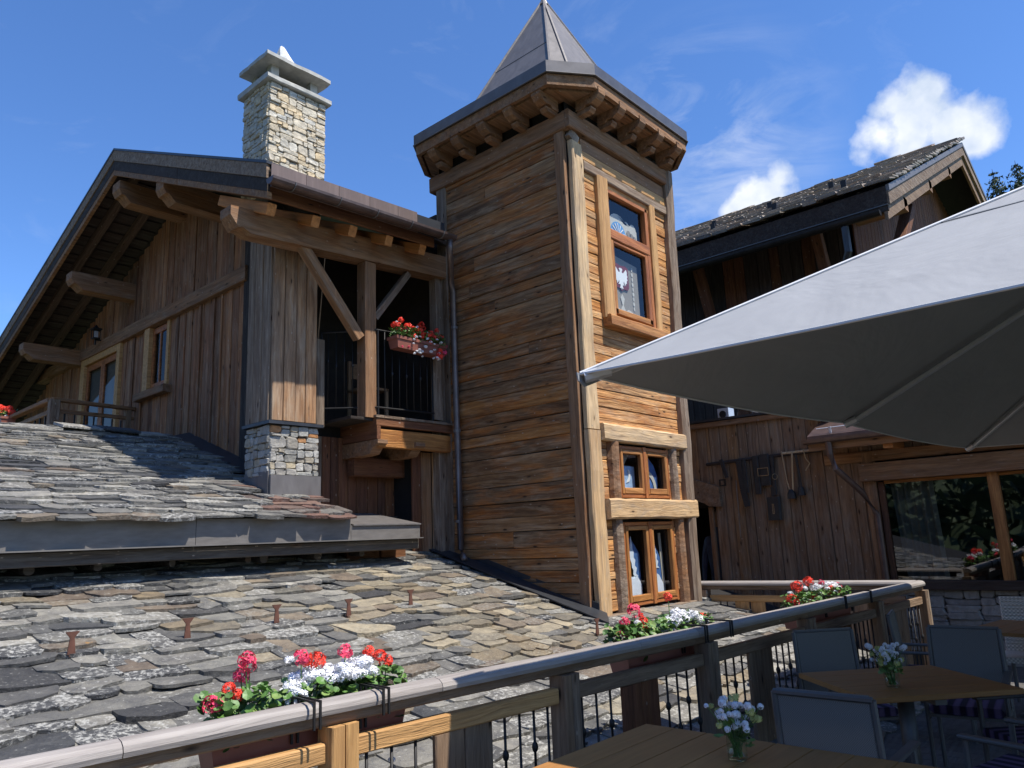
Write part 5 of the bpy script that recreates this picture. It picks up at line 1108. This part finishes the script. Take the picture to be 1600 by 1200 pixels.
local_obj('pouch', xf(barmesh(.28, .17, .05, .02, 3, .003), Matrix.Translation((9.10, 3.855, .235)) @ Matrix.Rotation(-math.pi / 2, 4, 'Y')), 'leather', bx); yzframe(bx, 3.845, 3.868, .17, .29, .006, 9.07, 'brass'); bar('strap', (9.11, 3.86, .38), (9.11, 3.86, .5), .04, .012, (-1, 0, 0), 'leather', bx)
s = strap('rope_halter', 'thin pale rope halter looped over the light end of the bar', [(3.69, .92), (3.66, .55), (3.63, .40)], .014, 'harness', 'beam_pale'); bar('strap', (9.10, 3.56, .9), (9.10, 3.60, .42), .02, .014, (-1, 0, 0), 'beam_pale', s); local_obj('bell', tube([(9.10, 3.62, .45), (9.10, 3.62, .40), (9.10, 3.62, .34)], [.02, .05, .055], 9), 'leather', s)
s = strap('harness_strap', 'dark strap with a small bell right of the rope halter', [(3.52, .86), (3.50, .6), (3.50, .45)], .03); local_obj('bell', tube([(9.10, 3.50, .47), (9.10, 3.50, .37)], [.03, .05], 9), 'leather', s)
s = strap('harness_strap', 'twisted ribbon of light cord at the very end of the harness bar', [(3.42, .92), (3.40, .80), (3.36, .74), (3.42, .66)], .012, 'harness', 'brass')
s = strap('chain', 'row of small studs on a narrow strap below the second harness strap', [(4.32, .62), (4.33, .0), (4.33, -.1)], .012, 'harness', 'beam_grey')

# ================================================================ background chalet on the right
bc = thing('background_chalet', 'dark chalet with rough slate roof and gable end behind the tower on the right', 'building', (18, 6, -4))
EX, EZ, GY = 12.0, 5.1, 2.75; PX, PZ = 19.4, 8.72; bs = (PZ - EZ) / (PX - EX)
world_obj('roof', ([(EX, GY, EZ), (PX, GY, PZ), (25.5, GY, PZ - (25.5 - PX) * .3), (25.5, GY, PZ - (25.5 - PX) * .3 - .1), (PX, GY, PZ - .1), (EX, GY, EZ - .1), (EX, 12, EZ), (PX, 12, PZ), (25.5, 12, PZ - (25.5 - PX) * .3), (25.5, 12, PZ - (25.5 - PX) * .3 - .1), (PX, 12, PZ - .1), (EX, 12, EZ - .1)],
          [(0, 1, 7, 6), (1, 2, 8, 7), (5, 11, 10, 4), (4, 10, 9, 3), (0, 5, 4, 1), (1, 4, 3, 2), (0, 6, 11, 5), (6, 7, 10, 11), (7, 8, 9, 10)]), 'core', bc)
rsr = random.Random(12); V = []; F = []
sl_ = math.atan(bs)
for r in range(34):
    s = r * .24; y = GY - .1
    while y < 12:
        wd = rsr.uniform(.2, .6); px_ = EX - .08 + s * math.cos(sl_); pz_ = EZ + .03 + s * math.sin(sl_)
        mm = Matrix.Translation((px_ + .12, y + wd / 2, pz_ + .07 + rsr.uniform(0, .04))) @ Euler((rsr.uniform(-.04, .04), -sl_ + rsr.uniform(.08, .2), 0)).to_matrix().to_4x4()
        n = len(V); vf = barmesh(.38, wd * .97, rsr.uniform(.03, .06), .012, 1, .012, rsr); V += [tuple(mm @ Vector(v)) for v in vf[0]]; F += [tuple(i + n for i in f) for f in vf[1]]; y += wd
world_obj('slate_courses', (V, F), 'slate_far', bc, kind='stuff')
y = GY - .1
while y < 11:
    wd = rsr.uniform(.5, 1.0); local_obj('ridge_slab', xf(barmesh(wd, .45, .06, .01, 1, .01), Matrix.Translation((PX - .12, y + wd / 2, PZ + .06 + rsr.uniform(-.03, .06))) @ Euler((rsr.uniform(-.03, .03), -.42, 0)).to_matrix().to_4x4() @ Matrix.Rotation(math.pi / 2, 4, 'Z')), 'slate_far', bc); y += wd * .95
for i in range(14):
    y = 3.6 + i * .62; s = 1.0 + (i % 2) * 1.4; local_obj('snow_hook', box(EX + s, EX + s + .04, y, y + .09, EZ + s * bs + .05, EZ + s * bs + .28), 'iron', bc)
world_obj('eave_board', box(EX - .06, EX - .02, GY, 12, EZ - .42, EZ - .02), 'dark_wood', bc); world_obj('eave_trim', box(EX - .075, EX - .062, GY, 12, EZ - .33, EZ - .315), 'frame_metal', bc)
world_obj('gutter', gutter((EX - .14, GY + .1, EZ - .42), (EX - .14, 12, EZ - .42), .08), 'iron', bc)
world_obj('downpipe', tube([(EX - .1, 3.4, EZ - .5), (EX - .08, 3.4, EZ - .9), (EX + .2, 3.7, EZ - 1.4), (EX + .8, 4.3, EZ - 2.1), (EX + .85, 4.4, EZ - 4)], .06, 8), 'zinc_dark', bc)
def gbar(name, d0, d1, mat, y=GY - .03, th=.05):
    local_obj(name, prism([(EX - .05, y, EZ + d0), (PX, y, PZ + d0), (PX, y, PZ + d1), (EX - .05, y, EZ + d1)], (0, 1, 0), th), mat, bc)
    local_obj(name, prism([(PX + .01, y, PZ + d0), (25.4, y, PZ + d0 - (25.4 - PX) * .3), (25.4, y, PZ + d1 - (25.4 - PX) * .3), (PX + .01, y, PZ + d1)], (0, 1, 0), th), mat, bc)
gbar('rake_strip', -.0, -.10, 'zinc', GY - .05); gbar('rake_board', -.102, -.32, 'beam_grey', GY - .03); gbar('rake_board', -.34, -.56, 'rail_brown', GY + .02)
world_obj('wall_core', join([box(EX + .9, EX + 1, 3.6, 12, -3.8, EZ + .2), prism([(EX + .9, 3.6, -3.8), (25, 3.6, -3.8), (25, 3.6, 6.6), (PX, 3.6, PZ - .3), (EX + .9, 3.6, EZ + .1)], (0, 1, 0), .1)]), 'core', bc)
y = 3.62
while y < 10: wd = rsr.uniform(.16, .26); bar('wall_board', (EX + .88, y + wd / 2, 1.0), (EX + .88, y + wd / 2, EZ + .1), wd - .01, .03, (-1, 0, 0), 'dark_wood' if rsr.random() < .5 else 'red_brown', bc); y += wd
x = EX + .95
while x < 24.5:
    wd = rsr.uniform(.16, .26); zt = (EZ + (x - EX) * bs if x < PX else PZ - (x - PX) * .3) - .35; bar('wall_board', (x + wd / 2, 3.58, 2.0), (x + wd / 2, 3.58, zt), wd - .01, .03, (0, -1, 0), 'red_brown', bc); x += wd
for (xx, yy) in ((EX + .4, 4.0), (EX + .4, 6.2), (EX + .4, 8.5)): bar('bracket_post', (EX + .3, yy, EZ - .1), (EX + .85, yy, EZ - 1.5), .16, .16, (0, 1, 0), 'red_brown', bc)
for k in range(4): x = EX + 1.2 + k * 2.2; zz = EZ + (x - EX) * bs - .5; bar('purlin', (x, GY + .02, zz), (x, 3.7, zz), .22, .22, (0, 0, 1), 'beam_brown', bc)
bar('brace', (13.2, 3.1, 4.1), (14.9, 3.1, 5.75), .16, .2, (0, -1, 0), 'red_brown', bc)

# ================================================================ tables, chairs, vases
def table(label, cx, cy, lx, ly, rot, group='terrace tables'):
    t_ = thing('table', label, 'table', (0, 0, 0), group); n = max(3, int(ly / .13)); wd = ly / n
    for k in range(n): bar('top_board', (-lx / 2, -ly / 2 + (k + .5) * wd, .635), (lx / 2, -ly / 2 + (k + .5) * wd, .635), wd - .0012, .026, (0, 0, 1), 'table', t_, ch=.003)
    obj('frame', join([box(-lx / 2 + .06, lx / 2 - .06, -.03, .03, .59, .62), box(-.03, .03, -ly / 2 + .06, ly / 2 - .06, .585, .615)]), M['frame_metal'], t_)
    obj('column', tube([(0, 0, .02), (0, 0, .6)], .04, 14), M['frame_metal'], t_, smooth=True); obj('base', join([box(-.28, .28, -.035, .035, 0, .025), box(-.035, .035, -.28, .28, .001, .026)]), M['frame_metal'], t_)
    m0 = Matrix.Translation((cx, cy, -1.45)) @ Euler((0, 0, rot)).to_matrix().to_4x4(); t_.matrix_basis = m0; W[t_] = m0; return t_
table('large brown plank table nearest the camera, vase of white flowers on it', 2.36, 1.34, 1.16, 1.16, 0)
table('brown plank table turned cornerwise in the middle of the terrace', 4.42, 1.29, .78, .72, math.radians(-42.5))
table('brown table with sunny wicker chair behind it at the right edge', 6.9, .95, .8, .9, -.15)
def mk_chair():
    t_ = thing('armchair', 'x', 'chair', (0, 0, 0), 'grey textile terrace armchairs')
    tilt = .10
    obj('backrest', xf(barmesh(.40, .36, .012, .005, 4, 0), Matrix.Translation((-.215, 0, .615)) @ Matrix.Rotation(-tilt, 4, 'Y') @ Matrix.Rotation(-math.pi / 2, 4, 'Y') @ Matrix.Rotation(0, 4, 'X')), M['textile'], t_)
    obj('seat', box(-.19, .20, -.19, .19, .36, .375), M['textile'], t_)
    for s in (-1, 1):
        obj('back_frame', tube([(-.19, s * .195, .0), (-.19, s * .195, .37), (-.235, s * .19, .80)], .013, 7), M['frame_metal'], t_)
        obj('front_leg', tube([(.19, s * .20, 0), (.18, s * .20, .55)], .013, 7), M['frame_metal'], t_)
        obj('armrest', xf(barmesh(.42, .045, .018, .006, 1, 0), Matrix.Translation((-.01, s * .205, .56))), M['frame_metal'], t_)
        obj('seat_rail', tube([(-.19, s * .19, .355), (.19, s * .19, .355)], .011, 6), M['frame_metal'], t_)
    obj('top_rail', tube([(-.238, -.19, .80), (-.238, .19, .80)], .013, 7), M['frame_metal'], t_)
    return t_
proto = mk_chair()
def copy_tree(o):
    r = o.copy(); COL.objects.link(r)
    for ch_ in o.children: c2 = ch_.copy(); COL.objects.link(c2); c2.parent = r
    return r
cush = thing('seat_cushion', 'x', 'cushion', (0, 0, 0), 'purple striped seat cushions'); obj('cover', barmesh(.37, .37, .05, .02, 3, .003), M['purple'], cush)
first = True
def place_chair(x, y, face, label, clabel=None, z=-1.45):
    global first
    if first: c_, k_ = proto, cush
    else: c_ = copy_tree(proto); k_ = copy_tree(cush) if clabel else None
    c_['label'] = label; m0 = Matrix.Translation((x, y, z)) @ Euler((0, 0, face)).to_matrix().to_4x4(); c_.matrix_basis = m0
    if clabel: k_['label'] = clabel; k_.matrix_basis = m0 @ Matrix.Translation((0.01, 0, .402))
    first = False
place_chair(3.36, 1.225, 0.03, 'armchair with its large pale grey back turned to the camera behind the nearest table', 'striped cushion on the chair between the two front tables')
place_chair(4.83, 1.72, math.radians(-133), 'armchair on the rail side of the cornerwise table, back towards the iron balusters', 'striped cushion on the chair by the rail side of the cornerwise table')
place_chair(5.20, 1.17, math.pi + .12, 'armchair facing the camera across the cornerwise table', 'striped cushion on the chair facing the camera')
place_chair(6.15, 1.57, -math.pi / 2 + .2, 'armchair standing side-on near the rail with both arms towards the right', 'bright purple striped cushion on the side-on chair near the rail')
place_chair(4.58, .72, math.radians(135), 'armchair at the right edge, its back cut by the picture border', 'striped cushion on the chair at the right edge')
place_chair(3.92, .66, math.radians(75), 'armchair lowest at right, beside the cornerwise table with a big striped cushion', 'large purple striped cushion lowest at the right')
# wicker chair in the sun
wk = thing('wicker_chair', 'cream wicker chair in sunlight behind the right-hand table', 'chair', (7.3, 1.1, -1.45))
mw_ = Matrix.Translation((7.28, 1.12, -1.45)) @ Euler((0, 0, math.pi)).to_matrix().to_4x4()
obj('backrest', barmesh(.5, .46, .03, .01, 8, .0), M['wicker'], wk, mw_ @ Matrix.Translation((-.2, 0, .57)) @ Matrix.Rotation(-math.pi / 2 - .1, 4, 'Y'))
obj('seat', box(-.2, .22, -.23, .23, .36, .40), M['wicker'], wk, mw_)
for a in (-.19, .2):
    for b in (-.2, .2): obj('leg', tube([(a, b, 0), (a, b, .37)], .016, 7), M['frame_metal'], wk, mw_)
# white strands woven into the back
for k in range(18): obj('wicker_strand', tube([(-.165 - .1 * (k / 18 * .5), -.22, .35 + k * .027), (-.165 - .1 * (k / 18 * .5), .22, .35 + k * .027)], .008, 5), M['wicker'], wk, mw_)
def vase(x, y, label, rs):
    t_ = thing('flower_vase', label, 'vase', (x, y, -.8))
    m0 = Matrix.Translation((x, y, -.80))
    prof = [(.0, .03), (.004, .034), (.05, .036), (.09, .034), (.12, .038)]
    V = []; F = []; k = 16
    for z_, r_ in prof:
        for i in range(k): V.append((r_ * math.cos(6.283 * i / k), r_ * math.sin(6.283 * i / k), z_))
    F = [(a * k + i, a * k + (i + 1) % k, (a + 1) * k + (i + 1) % k, (a + 1) * k + i) for a in range(len(prof) - 1) for i in range(k)] + [tuple(range(k))]
    obj('glass', (V, F), M['vase_glass'], t_, m0, smooth=True)
    parts = []; 
    for i in range(44):
        a = rs.uniform(0, 6.28); r_ = rs.uniform(.01, .10); h_ = rs.uniform(.11, .20); tip = Vector((r_ * math.cos(a), r_ * math.sin(a), h_)); parts.append(tube([(rs.uniform(-.015, .015), rs.uniform(-.015, .015), .01), tip * .5 + Vector((0, 0, .03)), tip], .0014, 4))
        if i % 1 == 0: inst('blossom', WHITE[i % 3] if i % 4 else YEL, t_, m0 @ Matrix.Translation(tip) @ Matrix.Scale(rs.uniform(.35, .65), 4))
    obj('stems', join(parts), M['leaf'], t_, m0); obj('leaves', leafmass(.09, .09, .11, 40, rs), M['leaf_pale'], t_, m0 @ Matrix.Translation((0, 0, .03)), kind='stuff')
YEL = meshdata('blossom', *floret_head(.03, 40, rsf, False), simple('yellow_green_blossom', (.50, .50, .16), .7))
vase(2.66, 1.36, 'glass vase of white and yellow-green flowers on the nearest table', random.Random(1)); vase(4.22, 1.28, 'glass vase of small white flowers on the cornerwise table', random.Random(2))
# small white card
local_obj('menu_card', box(5.32, 5.4, 1.62, 1.68, -.80, -.797), 'petal_white', None, label='small white card lying behind the flowers on the cornerwise table', cat='card')

# ================================================================ person in the doorway
def person():
    t_ = thing('person', 'person in a dark blue shirt standing in the dark doorway right of the tower', 'person', (9.75, 4.95, -1.5))
    verts = [(0, 0, .92), (0, 0, 1.12), (0, 0, 1.34), (0, 0, 1.46), (0, 0, 1.55), (.02, 0, 1.66), (0, .17, 1.36), (.02, .24, 1.10), (.12, .22, .88), (0, -.17, 1.36), (.02, -.24, 1.10), (.10, -.22, .88), (0, .09, .86), (.02, .10, .48), (0, .10, .08), (.12, .10, .03), (0, -.09, .86), (-.02, -.10, .48), (-.03, -.10, .08), (.09, -.10, .03), (.15, .21, .80), (.13, -.21, .80)]
    edges = [(0, 1), (1, 2), (2, 3), (3, 4), (4, 5), (2, 6), (6, 7), (7, 8), (2, 9), (9, 10), (10, 11), (0, 12), (12, 13), (13, 14), (14, 15), (0, 16), (16, 17), (17, 18), (18, 19), (8, 20), (11, 21)]
    rad = [.15, .14, .16, .07, .055, .10, .075, .05, .035, .075, .05, .035, .09, .065, .045, .035, .09, .065, .045, .035, .03, .03]
    me = bpy.data.meshes.new('body'); me.from_pydata(verts, edges, []); me.materials.append(M['shirt'])
    o = bpy.data.objects.new('body', me); link(o, t_, Matrix.Translation((9.75, 4.95, -1.5)) @ Matrix.Rotation(math.pi, 4, 'Z'))
    md = o.modifiers.new('skin', 'SKIN')
    for i, r_ in enumerate(rad): me.skin_vertices[0].data[i].radius = (r_, r_)
    me.skin_vertices[0].data[0].use_root = True; o.modifiers.new('sub', 'SUBSURF').levels = 1; o.modifiers['sub'].render_levels = 1
    mw = W[o]
    obj('face', tube([(.05, 0, 1.56), (.07, 0, 1.63), (.065, 0, 1.72), (.03, 0, 1.77)], [.05, .08, .078, .04], 10), M['skin'], t_, mw, smooth=True)
    obj('hair', tube([(-.02, 0, 1.60), (-.02, 0, 1.70), (0, 0, 1.79), (0, 0, 1.81)], [.08, .10, .08, .02], 10), M['hair'], t_, mw, smooth=True)
person()

# ================================================================ spruces
def spruce(x, y, z, h, r, rs, label, group, n=None, dens=1.0):
    t_ = thing('spruce_tree', label, 'tree', (x, y, z), group)
    obj('trunk', tube([(0, 0, 0), (0, 0, h * .6), (0, 0, h)], [h * .018, h * .01, .01], 6), M['bark'], t_, Matrix.Translation((x, y, z)))
    V = []; F = []; L = int(44 * dens)
    for i in range(L):
        q_ = .10 + .9 * i / L; zz = h * q_; rr = r * (1 - q_) ** .85 + .05; nb = int(7 + 6 * (1 - q_))
        for b in range(nb):
            a = rs.uniform(0, 6.28); ln = rr * rs.uniform(.65, 1.1); dr = -.25 * ln * rs.uniform(.4, 1.4)
            d = Vector((math.cos(a), math.sin(a), 0)); s_ = Vector((-d.y, d.x, 0)); segs = 4
            for k in range(segs):
                f0 = k / segs; c = Vector((0, 0, zz)) + d * ln * (f0 + .5 / segs) + Vector((0, 0, dr * f0)); wv = ln * .16 * (1.15 - f0) + .03
                for _ in range(3):
                    n0 = len(V); o_ = s_ * rs.uniform(-1, 1) * wv + Vector((0, 0, rs.uniform(-.10, .05) * ln)); e = ln * .12 + .05
                    V += [c + o_ + Vector((rs.uniform(-e, e), rs.uniform(-e, e), rs.uniform(-e, e))) for _2 in range(3)]; F.append((n0, n0 + 1, n0 + 2))
    return obj('crown', (V, F), M['needles'], t_, Matrix.Translation((x, y, z)))
rsx = random.Random(41)
spruce(45.0, 5.15, 5.5, 12.7, 5.2, rsx, 'dark spruce top showing above the right roof, nearer the chalet gable', 'spruces behind the right chalet'); spruce(46.0, 4.2, 5.5, 13.2, 5.6, rsx, 'taller dark spruce top above the umbrella edge at far right', 'spruces behind the right chalet')
# wooded slope on the far side of the terrace, seen only as a reflection in the big window
def forest():
    V = []; F = []; rs = random.Random(3)
    for i in range(240):
        x = rs.uniform(-75, -28); y = rs.uniform(-60, 60); g_ = -4.2 - min(math.hypot(x, y), 400) * .03 + (max(0, -x - 60) * .28); h = rs.uniform(12, 22); r_ = h * .2
        for k in range(130):
            q_ = rs.random() ** 1.3; zz = g_ + h * (.06 + .94 * q_); rr = r_ * (1 - q_) * (.35 + .75 * rs.random()) + .1; a = rs.uniform(0, 6.283); c = Vector((x + math.cos(a) * rr, y + math.sin(a) * rr, zz)); e = .25 + r_ * .35 * (1 - q_); n0 = len(V)
            V += [c + Vector((rs.uniform(-e, e), rs.uniform(-e, e), rs.uniform(-e, e) * .8)) for _ in range(3)]; F.append((n0, n0 + 1, n0 + 2))
    return V, F
world_obj('distant_forest', forest(), 'needles', kind='stuff')
